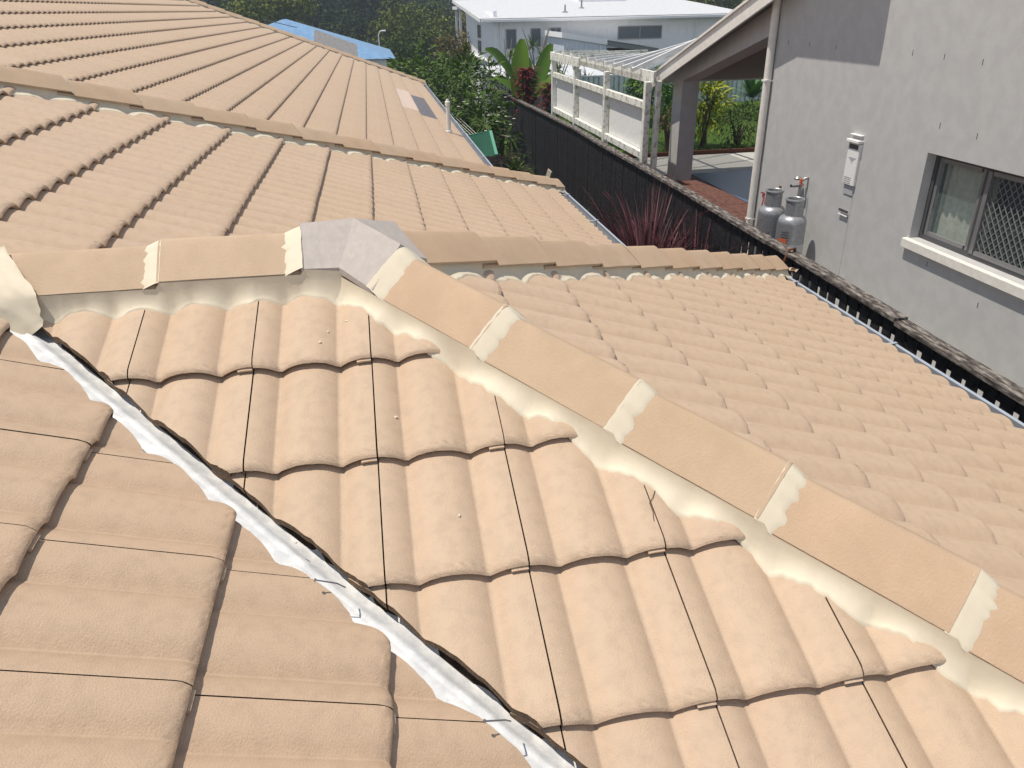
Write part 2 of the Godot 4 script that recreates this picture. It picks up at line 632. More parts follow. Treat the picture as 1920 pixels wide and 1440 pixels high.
func seen_size(o: Vector3, F: Dictionary) -> float:
	# how large a tile shows: 0 when outside the frame
	var best := 0.0
	for k in 5:
		var w: Vector3 = o + F.u * (W * [0, 1, 0, 1, 0.5][k]) + F.s * (G * [0, 0, 1, 1, 0.5][k]) + F.n * 0.05
		var z := w.dot(CAM_F)
		if z < 0.1:
			continue
		var x := w.dot(CAM_R) / z
		var y := w.dot(CAM_U) / z
		if absf(x) < 0.70 and absf(y) < 0.53:
			var facing: float = absf((-w.normalized()).dot(F.n))
			best = maxf(best, (facing + 0.15) / (z * z))
	return best

func tile_origin(F: Dictionary, i: int, j: int) -> Vector3:
	return F.o + F.u * (W * i) + F.s * (G * j)

# 2 = whole, 1 = crossed, 0 = outside, for one pass of clips
func state(F: Dictionary, o: Vector3, clips: Array) -> int:
	var all_in := true
	for cl: Array in clips:
		var inside := 0
		for k in 4:
			var w: Vector3 = o + F.u * (W * [0, 1, 0, 1][k]) + F.s * ([-0.05, -0.05, G, G][k]) + F.n * 0.05
			var d: float = cl[0] * w.x + cl[1] * w.z - cl[2]
			if d <= -0.02:
				inside += 1
			elif d <= 0.02:
				all_in = false
				inside += 1
		if inside == 0:
			return 0
		if inside < 4:
			all_in = false
	return 2 if all_in else 1

func build_roof() -> void:
	house = thing("tiled_house", "low house with the sand coloured concrete tile roof and cream pointed ridges", "house", Vector3(0, -4.3, -8))
	var th := atan(TAN)
	var ct := cos(th)
	var sn := sin(th)
	FN = face(Vector3(-0.3697, -0.6873, -2.12), Vector3(1, 0, 0), Vector3(0, -sn, ct))
	FS = face(Vector3(-0.6663, -0.8211, -1.2136), Vector3(0, 0, -1), Vector3(ct, -sn, 0))
	var py := -0.6474
	FR1 = face(Vector3(0.655, py - TAN * 0.745, -1.9), Vector3(0, 0, -1), Vector3(ct, -sn, 0))
	FR3 = face(Vector3(0.18, -1.315 - TAN * 0.18, -7.0), Vector3(0, 0, -1), Vector3(ct, -sn, 0))
	FB = face(Vector3(0, py, -2.22), Vector3(-1, 0, 0), Vector3(0, -sn, -ct))
	FA2 = face(Vector3(0, 1.592 - TAN * 6.7, -6.7), Vector3(-1, 0, 0), Vector3(0, -sn, -ct))
	var faces := {
		"N": [FN, -12, 14, -1, 10, [[[-1, 1, -1.11, true], [-1, 1, 0.0, false], [1, -1, 2.13 - 0.02, false]]]],
		"S": [FS, -6, 27, -8, 9, [[[1, -1, 1.008, true], [-1, -1, 6.72, false], [1, 0, 1.965, false]], [[-1, 1, -1.02, false], [1, 1, -3.30, false], [-1, -1, 6.72, false], [1, 0, 1.965, false]]]],
		"R1": [FR1, -10, 14, -3, 8, [[[-1, 1, -2.12, false], [-1, -1, 2.30, false], [1, 0, 2.945, false]]]],
		"R3": [FR3, -6, 58, -15, 4, [[[1, 1, -7.24, false], [-0.4797, -0.8774, 19.67, false]]]],
		"B": [FB, -12, 6, 0, 14, [[[-1, -1, 3.34, false], [1, 1, -2.33, false]]]],
		"A2": [FA2, -8, 10, 0, 4, [[[1, 1, -6.74, false], [-1, -1, 7.24, false]]]],
	}
	# N keeps the side of the hip away from the slope R1: Z - X >= -2.13
	faces["N"][5] = [[[-1, 1, -1.11, true], [1, -1, 2.13, false], [0, -1, 2.21, false]]]
	var near_s: Array = [-0.05, -0.02, 0.02, 0.05, 0.08, 0.11, 0.14, 0.17, 0.2, 0.23, 0.26, 0.28, G - 0.034, G - 0.026, G - 0.018, G - 0.011, G - 0.006, G - 0.0025, G - 0.0007, G]
	var far_s: Array = [-0.04, 0.15, G - 0.026, G - 0.009, G]
	var under := {
		"N": [Vector2(-1.05, -2.19), Vector2(-0.06, -2.19), Vector2(3.1, 0.97), Vector2(2.1, 0.97)],
		"R1": [Vector2(-0.08, -2.22), Vector2(3.03, 0.90), Vector2(3.03, -5.32)],
		"R3": [Vector2(-5.0, -2.3), Vector2(1.42, -8.68), Vector2(1.42, -23.15), Vector2(-5.0, -19.68)],
		"B": [Vector2(-1.05, -2.25), Vector2(-0.12, -2.25), Vector2(2.0, -4.37), Vector2(2.0, -5.31)],
		"A2": [Vector2(-5.0, -1.72), Vector2(2.0, -8.72), Vector2(1.42, -8.68), Vector2(-5.0, -2.26)],
	}
	var slopes := {}
	for key: String in faces:
		var F: Dictionary = faces[key][0]
		var mb := MB.new()
		if key == "S":
			var polys := [[Vector2(-5, 1.2), Vector2(2.06, 1.2), Vector2(0.66, -0.34), Vector2(-1.14, -2.14), Vector2(-5, -2.14)], [Vector2(-5, -2.14), Vector2(-1.14, -2.14), Vector2(2.06, -5.36), Vector2(2.06, -8.72), Vector2(-5, -1.7)]]
			for pl: Array in polys:
				for k in range(1, pl.size() - 1):
					mb.tri(under_pt(F, pl[0]), under_pt(F, pl[k]), under_pt(F, pl[k + 1]), Vector3.UP)
		else:
			var pl: Array = under[key]
			for k in range(1, pl.size() - 1):
				mb.tri(under_pt(F, pl[0]), under_pt(F, pl[k]), under_pt(F, pl[k + 1]), Vector3.UP)
		var sl := obj("roof_slope", mb, mats.underlay, house)
		sl.position = -house.position
		slopes[key] = sl
	# every tile that stands on a slope, largest in the picture first
	var all: Array = []
	for key: String in faces:
		var f: Array = faces[key]
		var F: Dictionary = f[0]
		for i in range(f[1], f[2]):
			for j in range(f[3], f[4]):
				var o := tile_origin(F, i, j)
				var live: Array = []
				var whole := false
				for ps: Array in f[5]:
					var st := state(F, o, ps)
					if st == 2:
						whole = true
						live = [[]]
						break
					elif st == 1:
						live.append(ps)
				if live.is_empty():
					continue
				var size := seen_size(o, F)
				if key == "B" or key == "A2":
					size = 0.0
				all.append([size, key, i, j, o, whole, live])
	all.sort_custom(func(x, y): return x[0] > y[0])
	var shared: Array = []
	var lean_s: Array = [-0.05, 0.08, 0.17, 0.24, 0.28, G - 0.034, G - 0.026, G - 0.018, G - 0.011, G - 0.006, G - 0.0025, G - 0.0007, G]
	for k in 12:
		var mb := MB.new()
		var mc := MB.new()
		tile_parts(mb, mc, FN, FN.o, 26, lean_s, [[]], k + 1, Transform3D(), 0.0016 if k < 6 else 0.0)
		if k < 6:
			tongue(mb)
		shared.append([mb, mc])
	var meshes := {}
	var field := MB.new()
	var singles := 0
	for t: Array in all:
		var F: Dictionary = faces[t[1]][0]
		var o: Vector3 = t[4]
		var xf := Transform3D(Basis(F.u, F.n, F.s), o)
		var special := ""
		if t[1] == "R3":
			var wz := o.z - 0.15
			if t[3] == 2 and wz < -14.0 and wz > -17.6:
				special = "tile_grey"
			elif t[3] == 1 and wz < -14.2 and wz > -17.8:
				special = "tile_pale"
		if (t[0] > 0.0 and singles < 276) or special != "":
			var k := rng.randi() % 6
			var far_side: bool = t[1] == "R1" or t[1] == "R3" or (t[1] == "S" and o.x + o.z < -3.0)
			if far_side:
				k += 6
			var q := rng.randi() % 3
			if t[1] == "S" and not far_side:
				q = 3 + rng.randi() % 2
			var am: ArrayMesh
			var mk := "%d_%d" % [k, q]
			if special != "":
				mk = special
			if t[5] and not meshes.has(mk):
				am = ArrayMesh.new()
				shared[k][0].mesh(mats[special] if special != "" else mats["tile%d" % q], am)
				shared[k][1].mesh(mats.tile_cut, am)
				meshes[mk] = am
			if t[5]:
				am = meshes[mk]
			else:
				var mb := MB.new()
				var mc := MB.new()
				tile_parts(mb, mc, F, o, 26, near_s, t[6], k + 1, Transform3D(), 0.0 if far_side else 0.0016)
				if mb.v.size() == 0:
					continue
				am = ArrayMesh.new()
				mb.mesh(mats["tile%d" % q], am)
				mc.mesh(mats.tile_cut, am)
			var inst := add_mesh("roof_tile", am, slopes[t[1]])
			# each tile lies a hair differently
			var tilt := Basis(Vector3(0, 1, 0), rng.randf_range(-0.002, 0.002)) * Basis(Vector3(0, 0, 1), rng.randf_range(-0.003, 0.003)) * Basis(Vector3(1, 0, 0), rng.randf_range(-0.003, 0.003))
			if far_side:
				tilt = Basis()
			inst.transform = xf * Transform3D(tilt, Vector3(0, 0.0 if far_side else rng.randf_range(-0.0008, 0.0012), rng.randf_range(-0.0015, 0.0015)))
			if special == "tile_grey":
				inst.set_meta("label", "dark grey replacement roof tile")
			elif special == "tile_pale":
				inst.set_meta("label", "paler unpainted roof tile")
			else:
				singles += 1
		else:
			var q := rng.randf_range(0.97, 1.0)
			field.col = Color(q, q * rng.randf_range(0.985, 1.0), q * rng.randf_range(0.97, 1.0))
			var keep := rng.randf()
			var j1 := Transform3D(Basis(), Vector3(0, (keep - 0.5) * 0.0003, (rng.randf() - 0.5) * 0.003))
			tile_parts(field, field, F, o, 12, far_s, t[6], 0, xf * j1, 0.0)
	var fm: StandardMaterial3D = mats.tile0.duplicate()
	fm.vertex_color_use_as_albedo = true
	var fo := obj("roof_tiles", field, fm, house)
	fo.position = -house.position
	fo.set_meta("kind", "stuff")
	print("tiles ", all.size(), " single ", singles, " field tris ", field.v.size() / 3)
	build_caps()
	build_valley()
	build_eaves()

func tongue(mb: MB) -> void:
	# the underlap that shows beside the joint at the lip
	var rows: Array = []
	for k in 5:
		var u := lerpf(0.262, 0.2984, k / 4.0)
		rows.append(u)
	for k in 4:
		var a: float = rows[k]
		var b: float = rows[k + 1]
		var ha := prof(a) + 0.0115
		var hb := prof(b) + 0.0115
		mb.quad(Vector3(a, ha, G - 0.004), Vector3(b, hb, G - 0.004), Vector3(b, hb - 0.001, G + 0.006), Vector3(a, ha - 0.001, G + 0.006), Vector3.UP)
		mb.quad(Vector3(a, ha - 0.001, G + 0.006), Vector3(b, hb - 0.001, G + 0.006), Vector3(b, prof(b) + 0.004, G + 0.005), Vector3(a, prof(a) + 0.004, G + 0.005), Vector3(0, 0, 1))
	for e in [0.262, 0.2984]:
		var u: float = e
		var h := prof(u) + 0.0115
		mb.quad(Vector3(u, h, G - 0.004), Vector3(u, h - 0.001, G + 0.006), Vector3(u, prof(u) + 0.004, G + 0.005), Vector3(u, prof(u) + 0.004, G - 0.004), Vector3(-1 if u < 0.28 else 1, 0, 0))

func under_pt(F: Dictionary, q: Vector2) -> Vector3:
	return Vector3(q.x, plane_y(F, q.x, q.y) - 0.02, q.y)

# ---------------------------------------------------------------- ridge and hip caps
const SECT: Array = [[-1.0, 0.0], [-0.96, 0.0], [-0.55, 0.0], [-0.16, 0.0], [-0.07, 1.0], [0.0, 1.6], [0.07, 1.0], [0.16, 0.0], [0.55, 0.0], [0.96, 0.0], [1.0, 0.0]]

func cap_y(b: float) -> float:
	# drop below the apex at signed side distance b, with a rounded crest
	var x := absf(b)
	return -DROP / HALF * (sqrt(x * x + 0.0004) - 0.006)

func cap_piece(p0: Vector3, p1: Vector3, lift0: float, lift1: float, sd: int) -> MB:
	# p0 upper end, p1 lower end of the axis at the apex
	var mb := MB.new()
	var d := (p1 - p0).normalized()
	var side := Vector3(-d.z, 0, d.x).normalized()
	var up := d.cross(side)
	if up.y < 0.0:
		up = -up
	var rows: Array = []
	var nseg := 8
	var bs := [-1.0, -0.8, -0.5, -0.25, -0.1, -0.04, 0.0, 0.04, 0.1, 0.25, 0.5, 0.8, 1.0]
	for k in nseg + 1:
		var t := float(k) / nseg
		var row := PackedVector3Array()
		for b: float in bs:
			var wob := noise_a.get_noise_3d(b * 3.0, t * 4.0, sd * 3.7) * 0.0012
			row.append(p0.lerp(p1, t) + side * (b * HALF * lerpf(0.97, 1.0, t)) + up * (cap_y(b * HALF) + lerpf(lift0, lift1, t) + wob))
		rows.append(row)
	mb.grid(rows, up)
	# thickness: ends and long edges
	var nb := bs.size()
	for e in [0, nseg]:
		var dd := d * (-1.0 if e == 0 else 1.0)
		for j in nb - 1:
			mb.quad(rows[e][j], rows[e][j + 1], rows[e][j + 1] - up * 0.012, rows[e][j] - up * 0.012, dd)
	for j in [0, nb - 1]:
		var dd := side * (-1.0 if j == 0 else 1.0)
		for k in nseg:
			mb.quad(rows[k][j], rows[k + 1][j], rows[k + 1][j] - up * 0.006, rows[k][j] - up * 0.006, dd)
	return mb

func pointing_piece(p0: Vector3, d: Vector3, wide: float, lift: float, sd: int) -> MB:
	# the cream band where an upper cap's lower end meets the next cap; starts at p0, runs along d
	var mb := MB.new()
	var side := Vector3(-d.z, 0, d.x).normalized()
	var up := d.cross(side)
	if up.y < 0.0:
		up = -up
	var rows: Array = []
	var cols := 27
	for k in 6:
		var row := PackedVector3Array()
		for j in cols:
			var b := lerpf(-1.02, 1.02, float(j) / (cols - 1))
			var ragged := noise_a.get_noise_3d(b * 9.0, sd * 5.1, 0.0) * 0.016 + noise_a.get_noise_3d(b * 30.0, sd * 5.1, 9.0) * 0.006
			var back := noise_a.get_noise_3d(b * 12.0, sd * 2.1, 4.0) * 0.003
			var along: float = lerpf(-0.008 + back, wide + ragged, [0.0, 0.15, 0.4, 0.7, 0.95, 1.0][k])
			var h: float = [lift + 0.0015, lift * 0.9 + 0.002, lift * 0.68 + 0.002, lift * 0.36 + 0.0025, 0.0045, 0.0][k]
			row.append(p0 + d * along + side * (b * HALF) + up * (cap_y(b * HALF) + h))
		rows.append(row)
	mb.grid(rows, up)
	return mb

func cap_line(P: Vector3, d: Vector3, lows: Array, first: float, wide: float, sd: int, bands := true) -> void:
	# lows: distances of the caps' lower ends from P down the line
	var start := first
	for k in lows.size():
		var lo: float = lows[k]
		var m: StandardMaterial3D = mats["cap%d" % (rng.randi() % 3)]
		var c := obj("ridge_cap", cap_piece(P + d * (start - 0.07), P + d * lo, 0.0, 0.018 + rng.randf_range(0.0, 0.004), sd * 31 + k), m, house)
		c.position = -house.position
		if k < lows.size() - 1 and bands:
			obj("pointing", pointing_piece(P + d * lo, d, wide * rng.randf_range(0.85, 1.15), 0.019, sd * 17 + k), mats.mortar, c)
		start = lo

func bedding(F: Dictionary, A: Vector3, d: Vector3, length: float, out_dir: Vector2, sd: int, spread := 0.042, start := 0.0, lows: Array = [], inset := 0.0) -> void:
	# cream mortar between the caps' edge and the tiles, on one side; A is the cap apex axis
	var mb := MB.new()
	var rows: Array = []
	var steps := int((length - start) / 0.0125)
	var flat_d := Vector3(d.x, 0, d.z).normalized()
	for k in steps + 1:
		var t := start + (length - start) * k / steps
		var p := A + d * t
		var b0 := HALF + 0.0015 - inset
		var raise := 0.006
		var before := 0.1
		for lo: float in lows:
			if t <= lo:
				raise = 0.019 * clampf((t - before + 0.07) / (lo - before + 0.07), 0.0, 1.0) - 0.001
				break
			before = lo
		var top := p + Vector3(out_dir.x, 0, out_dir.y) * b0 + Vector3.UP * (cap_y(b0) + raise - (0.012 if inset > 0.0 else 0.0))
		var nz := noise_a.get_noise_2d(t * 5.0, sd * 3.3) * 0.022 + noise_a.get_noise_2d(t * 22.0, sd * 9.3) * 0.009
		var b1 := HALF + spread + nz
		var bot := p + Vector3(out_dir.x, 0, out_dir.y) * b1
		bot.y = surf(F, bot.x, bot.z) + 0.0025
		if bot.y > top.y - 0.004:
			bot.y = top.y - 0.004
		var row := PackedVector3Array()
		row.append(top)
		for w: float in [0.2, 0.45, 0.7, 0.9, 1.0]:
			var q := top.lerp(bot, pow(w, 1.9))
			q.y = lerpf(top.y, bot.y, 1.0 - pow(1.0 - w, 1.35))
			var floor_y := surf(F, q.x, q.z) + 0.003
			q.y = maxf(q.y, floor_y)
			row.append(q)
		var edge := row[row.size() - 1] + Vector3(out_dir.x, 0, out_dir.y) * 0.002 - Vector3.UP * 0.008
		row.append(edge)
		rows.append(row)
	mb.grid(rows, Vector3(out_dir.x, 0.8, out_dir.y))
	var o := obj("mortar_bedding", mb, mats.mortar, house)
	o.position = -house.position

func build_caps() -> void:
	var P := Vector3(-0.09, -0.6474, -2.22)
	var ap := P + Vector3.UP * 0.087
	var dr := Vector3(-1, -0.03, 0).normalized()
	var d0 := Vector3(1, -TAN, 1).normalized()
	var d1 := Vector3(1, -TAN, -1).normalized()
	cap_line(ap, dr, [0.545, 0.955], 0.15, 0.042, 1)
	obj("pointing", pointing_piece(ap + dr * 0.16, dr, 0.045, 0.021, 5), mats.mortar, house).position = -house.position
	var lows0: Array = [0.56, 0.975, 1.365, 1.775]
	for k in 7:
		lows0.append(1.775 + 0.41 * (k + 1))
	cap_line(ap, d0, lows0, 0.14, 0.052, 2)
	obj("pointing", pointing_piece(ap + d0 * 0.19, d0, 0.058, 0.021, 6), mats.mortar, house).position = -house.position
	var lows1: Array = []
	for k in 11:
		lows1.append(0.17 + 0.4 * (k + 1))
	cap_line(ap, d1, lows1, 0.12, 0.012, 3)
	# the three-way starter cap, unpainted grey
	var star := MB.new()
	star_cap(star, ap + Vector3.UP * 0.020, [[dr, 0.155], [d0, 0.185], [d1, 0.17]])
	var so := obj("ridge_cap", star, mats.cap_grey, house)
	so.position = -house.position
	so.set_meta("label", "unpainted grey three-way cap where the ridge meets two hips")
	bedding(FN, ap, dr, 1.0, Vector2(0, 1), 1, 0.024, -0.08, [0.155, 0.545, 0.955])
	bedding(FB, ap, dr, 1.0, Vector2(0, -1), 2)
	var r2 := sqrt(0.5)
	bedding(FN, ap, d0, 4.4, Vector2(-r2, r2), 3, 0.03, 0.06, lows0)
	bedding(FR1, ap, d0, 4.4, Vector2(r2, -r2), 4)
	bedding(FR1, ap, d1, 4.55, Vector2(r2, r2), 5, 0.03, 0.1, lows1, 0.014)
	bedding(FB, ap, d1, 4.55, Vector2(-r2, -r2), 6)
	# cream end wall of the wing's ridge where it runs into the main slope
	var e := MB.new()
	var ex := -1.045
	var rows: Array = []
	for k in 9:
		var b := lerpf(-1.25, 1.5, k / 8.0)
		var top := Vector3(ex + 0.02, ap.y - 0.034 + cap_y(clampf(b, -1, 1) * HALF) + 0.012 - (0.05 if absf(b) > 1.01 else 0.0), -2.22 + b * HALF)
		var row := PackedVector3Array([top])
		for w in 4:
			var q := top
			q.x -= 0.012 * (w + 1) + noise_a.get_noise_2d(b * 4.0, w * 3.0) * 0.012
			var fy := plane_y(FS, q.x - 0.02, q.z) + 0.01
			q.y = lerpf(top.y, fy, (w + 1) / 4.0)
			row.append(q)
		rows.append(row)
	e.grid(rows, Vector3(-1, 0.3, 0))
	# and the cream gusset over the cut near side of the last cap
	rows = []
	var ey := ap.y - 0.03 * 0.95
	var lft: Array = [Vector3(-1.046, ey + 0.029, -2.216), Vector3(-1.05, ey - DROP + 0.029, -2.22 + HALF + 0.007), Vector3(-1.02, plane_y(FN, -1.02, -2.02) - 0.01, -2.03)]
	var rgt: Array = [Vector3(-1.036, ey + 0.031, -2.215), Vector3(-0.935, ey - DROP + 0.031, -2.22 + HALF + 0.010), Vector3(-0.925, surf(FN, -0.925, -2.045) + 0.003, -2.045)]
	for k in 13:
		var w := k / 6.0
		var seg := mini(int(w), 1)
		var lp: Vector3 = lft[seg].lerp(lft[seg + 1], w - seg)
		var rp: Vector3 = rgt[seg].lerp(rgt[seg + 1], w - seg)
		var row := PackedVector3Array()
		for m in 6:
			var q := lp.lerp(rp, m / 5.0)
			row.append(q + Vector3(noise_a.get_noise_2d(k * 0.9, m * 0.7), noise_a.get_noise_2d(k * 0.8, m * 0.9 + 4.0), noise_a.get_noise_2d(k * 0.7, m + 9.0)) * 0.006)
		rows.append(row)
	e.grid(rows, Vector3(-0.2, 0.4, 1))
	var eo := obj("mortar_bedding", e, mats.mortar, house)
	eo.position = -house.position
	# the other hips: H2 between the middle and far slopes, H3 at the far end
	var C2 := Vector3(2.03, -1.0873 - TAN * 2.03 + 0.087, -6.70 - 2.03)
	var dh := Vector3(1, -TAN, -1).normalized()
	var L2 := 6.9
	var P2 := C2 - dh * L2
	var lows2: Array = []
	for k in 17:
		lows2.append(0.13 + 0.41 * k)
	lows2.append(L2)
	cap_line(P2, dh, lows2, -0.2, 0.016, 4)
	bedding(FS, P2, dh, L2, Vector2(r2, r2), 7, 0.034, 0.0, lows2, 0.022)
	bedding(FA2, P2, dh, L2, Vector2(-r2, -r2), 8)
	var C3 := Vector3(1.46, -1.315 - TAN * 1.46 + 0.087, -23.2)
	var P3 := Vector3(-5.0, -1.315 + TAN * 5.0 + 0.087, -19.67)
	var d3 := (C3 - P3).normalized()
	var L3 := P3.distance_to(C3)
	var lows3: Array = []
	var x := 0.4
	while x < L3:
		lows3.append(x)
		x += 0.42
	lows3.append(L3 + 0.02)
	cap_line(P3, d3, lows3, -0.1, 0.016, 5, false)
	var o3 := Vector2(-d3.z, d3.x).normalized()
	if o3.y < 0.0:
		o3 = -o3
	bedding(FR3, P3, d3, L3, o3, 9, 0.03, 0.0, lows3, 0.02)

func star_cap(mb: MB, P: Vector3, arms: Array) -> void:
	var k := DROP / HALF
	var ends: Array = []
	for a: Array in arms:
		ends.append(a[0])
	# neighbours in turn: ridge - H0 (near side), H0 - H1 (right side), H1 - ridge (far side)
	for q in 3:
		var da: Vector3 = arms[q][0]
		var db: Vector3 = arms[(q + 1) % 3][0]
		var la: float = arms[q][1]
		var lb: float = arms[(q + 1) % 3][1]
		var fa := Vector3(da.x, 0, da.z).normalized()
		var fb := Vector3(db.x, 0, db.z).normalized()
		var bis := (fa + fb).normalized()
		if bis.length() < 0.1:
			bis = Vector3(0, 0, 1)
		var half := acos(clampf(fa.dot(fb), -1, 1)) * 0.5
		var sa := Vector3(-fa.z, 0, fa.x)
		if sa.dot(bis) < 0.0:
			sa = -sa
		var sb := Vector3(-fb.z, 0, fb.x)
		if sb.dot(bis) < 0.0:
			sb = -sb
		var along := HALF / tan(half)
		var ya := da.y / Vector2(da.x, da.z).length()
		var yb := db.y / Vector2(db.x, db.z).length()
		var inner := P + fa * along + sa * HALF
		inner.y = P.y + minf(ya, yb) * along - DROP + 0.006
		var inner2 := inner
		var A1 := P + da * la
		var E1 := A1 + sa * HALF - Vector3.UP * DROP
		var B1 := P + db * lb
		var E2 := B1 + sb * HALF - Vector3.UP * DROP
		panel(mb, P, A1, E1, inner)
		panel(mb, P, inner2, E2, B1)
		var dn := Vector3.DOWN * 0.017
		mb.quad(E1, inner, inner + dn, E1 + dn, bis)
		mb.quad(inner, E2, E2 + dn, inner + dn, bis)
		mb.quad(A1, E1, E1 + dn, A1 + dn, fa)
		mb.quad(B1, E2, E2 + dn, B1 + dn, fb)

func panel(mb: MB, a: Vector3, b: Vector3, c: Vector3, d: Vector3) -> void:
	var rows: Array = []
	for i in 7:
		var row := PackedVector3Array()
		for j in 7:
			var u := i / 6.0
			var v := j / 6.0
			var p := a.lerp(b, u).lerp(d.lerp(c, u), v)
			row.append(p + Vector3.UP * noise_a.get_noise_3d(p.x * 9.0, p.z * 9.0, 2.0) * 0.002)
		rows.append(row)
	mb.grid(rows, Vector3.UP)

# ---------------------------------------------------------------- valley, gutters, walls
func build_valley() -> void:
	var mb := MB.new()
	var r2 := sqrt(0.5)
	var rows: Array = []
	for k in 130:
		var x := -1.115 + 2.0 * k / 129.0
		var row := PackedVector3Array()
		for w: float in [-0.22, -0.16, -0.11, -0.075, -0.05, -0.03, -0.012, -0.006, 0.0, 0.006, 0.012, 0.03, 0.055, 0.08, 0.12, 0.17]:
			var px := x - w * r2
			var pz := x - 1.075 + w * r2
			var sy := plane_y(FS, px, pz) + 0.045
			var ny := plane_y(FN, px, pz) + 0.045
			var y := maxf(sy, ny) + (0.0 if absf(sy - ny) > 0.03 else (0.03 - absf(sy - ny)) * 0.2)
			y += (-0.070 if w < -0.02 else -0.056) + noise_a.get_noise_3d(px * 7.0, pz * 7.0, 1.0) * 0.006
			if absf(w) < 0.004:
				y += 0.005
			if w > -0.008:
				var lift := smoothstep(-0.008, 0.032, w)
				y = lerpf(y, plane_y(FS, px, pz) - 0.008, lift)
				if w > 0.036:
					y -= (w - 0.036) * 0.8
			row.append(Vector3(px, y, pz))
		rows.append(row)
	mb.grid(rows, Vector3.UP)
	var v := obj("valley_flashing", mb, mats.flashing, house)
	v.position = -house.position
	for q: Array in [[Vector3(-0.160, -1.003, -1.185), Vector3(-0.198, -0.982, -1.178)], [Vector3(0.125, -1.112, -0.90), Vector3(0.088, -1.092, -0.888)]]:
		var nb := MB.new()
		nb.tube(PackedVector3Array([q[0] + Vector3(0.012, -0.03, -0.02), q[0], q[1]]), PackedFloat32Array([0.0016, 0.0016, 0.0016]), 6)
		nb.tube(PackedVector3Array([q[1], q[1] + (q[1] - q[0]).normalized() * 0.002]), PackedFloat32Array([0.0035, 0.0035]), 8)
		obj("nail", nb, mats.nail, v)
	# hair crack across the corner of one tile
	var cr := MB.new()
	var pts: Array = [Vector2(0.552, -1.355), Vector2(0.540, -1.335), Vector2(0.527, -1.32), Vector2(0.527, -1.295), Vector2(0.522, -1.275), Vector2(0.526, -1.252), Vector2(0.532, -1.235)]
	for k in pts.size() - 1:
		var a: Vector2 = pts[k]
		var b: Vector2 = pts[k + 1]
		var p := Vector3(a.x, surf(FN, a.x, a.y) + 0.0012, a.y)
		var q := Vector3(b.x, surf(FN, b.x, b.y) + 0.0012, b.y)
		cr.quad(p + Vector3(-0.0009, 0, 0), p + Vector3(0.0009, 0, 0), q + Vector3(0.0009, 0, 0), q + Vector3(-0.0009, 0, 0), Vector3.UP)
	obj("crack", cr, mats.underlay, house).position = -house.position
	# dried mortar crumbs left on the tiles
	var spots: Array = [[-0.02, -1.64], [-0.18, -1.93], [-0.20, -1.88], [-0.13, -1.97], [-0.02, -1.98], [0.33, -1.62], [0.72, -0.72], [0.10, -1.35], [-0.25, -1.33], [0.55, -1.45], [0.9, -0.95], [0.15, -0.86]]
	for s: Array in spots:
		var c := MB.new()
		var yy := surf(FN, s[0], s[1])
		c.cbox(Vector3.ZERO, Vector3(rng.randf_range(0.004, 0.008), 0.004, rng.randf_range(0.004, 0.009)), 0.0012, Basis(Vector3.UP, rng.randf() * 3.0))
		var o := obj("mortar_crumb", c, mats.mortar, house)
		o.position = Vector3(s[0], yy + 0.0005, s[1]) - house.position

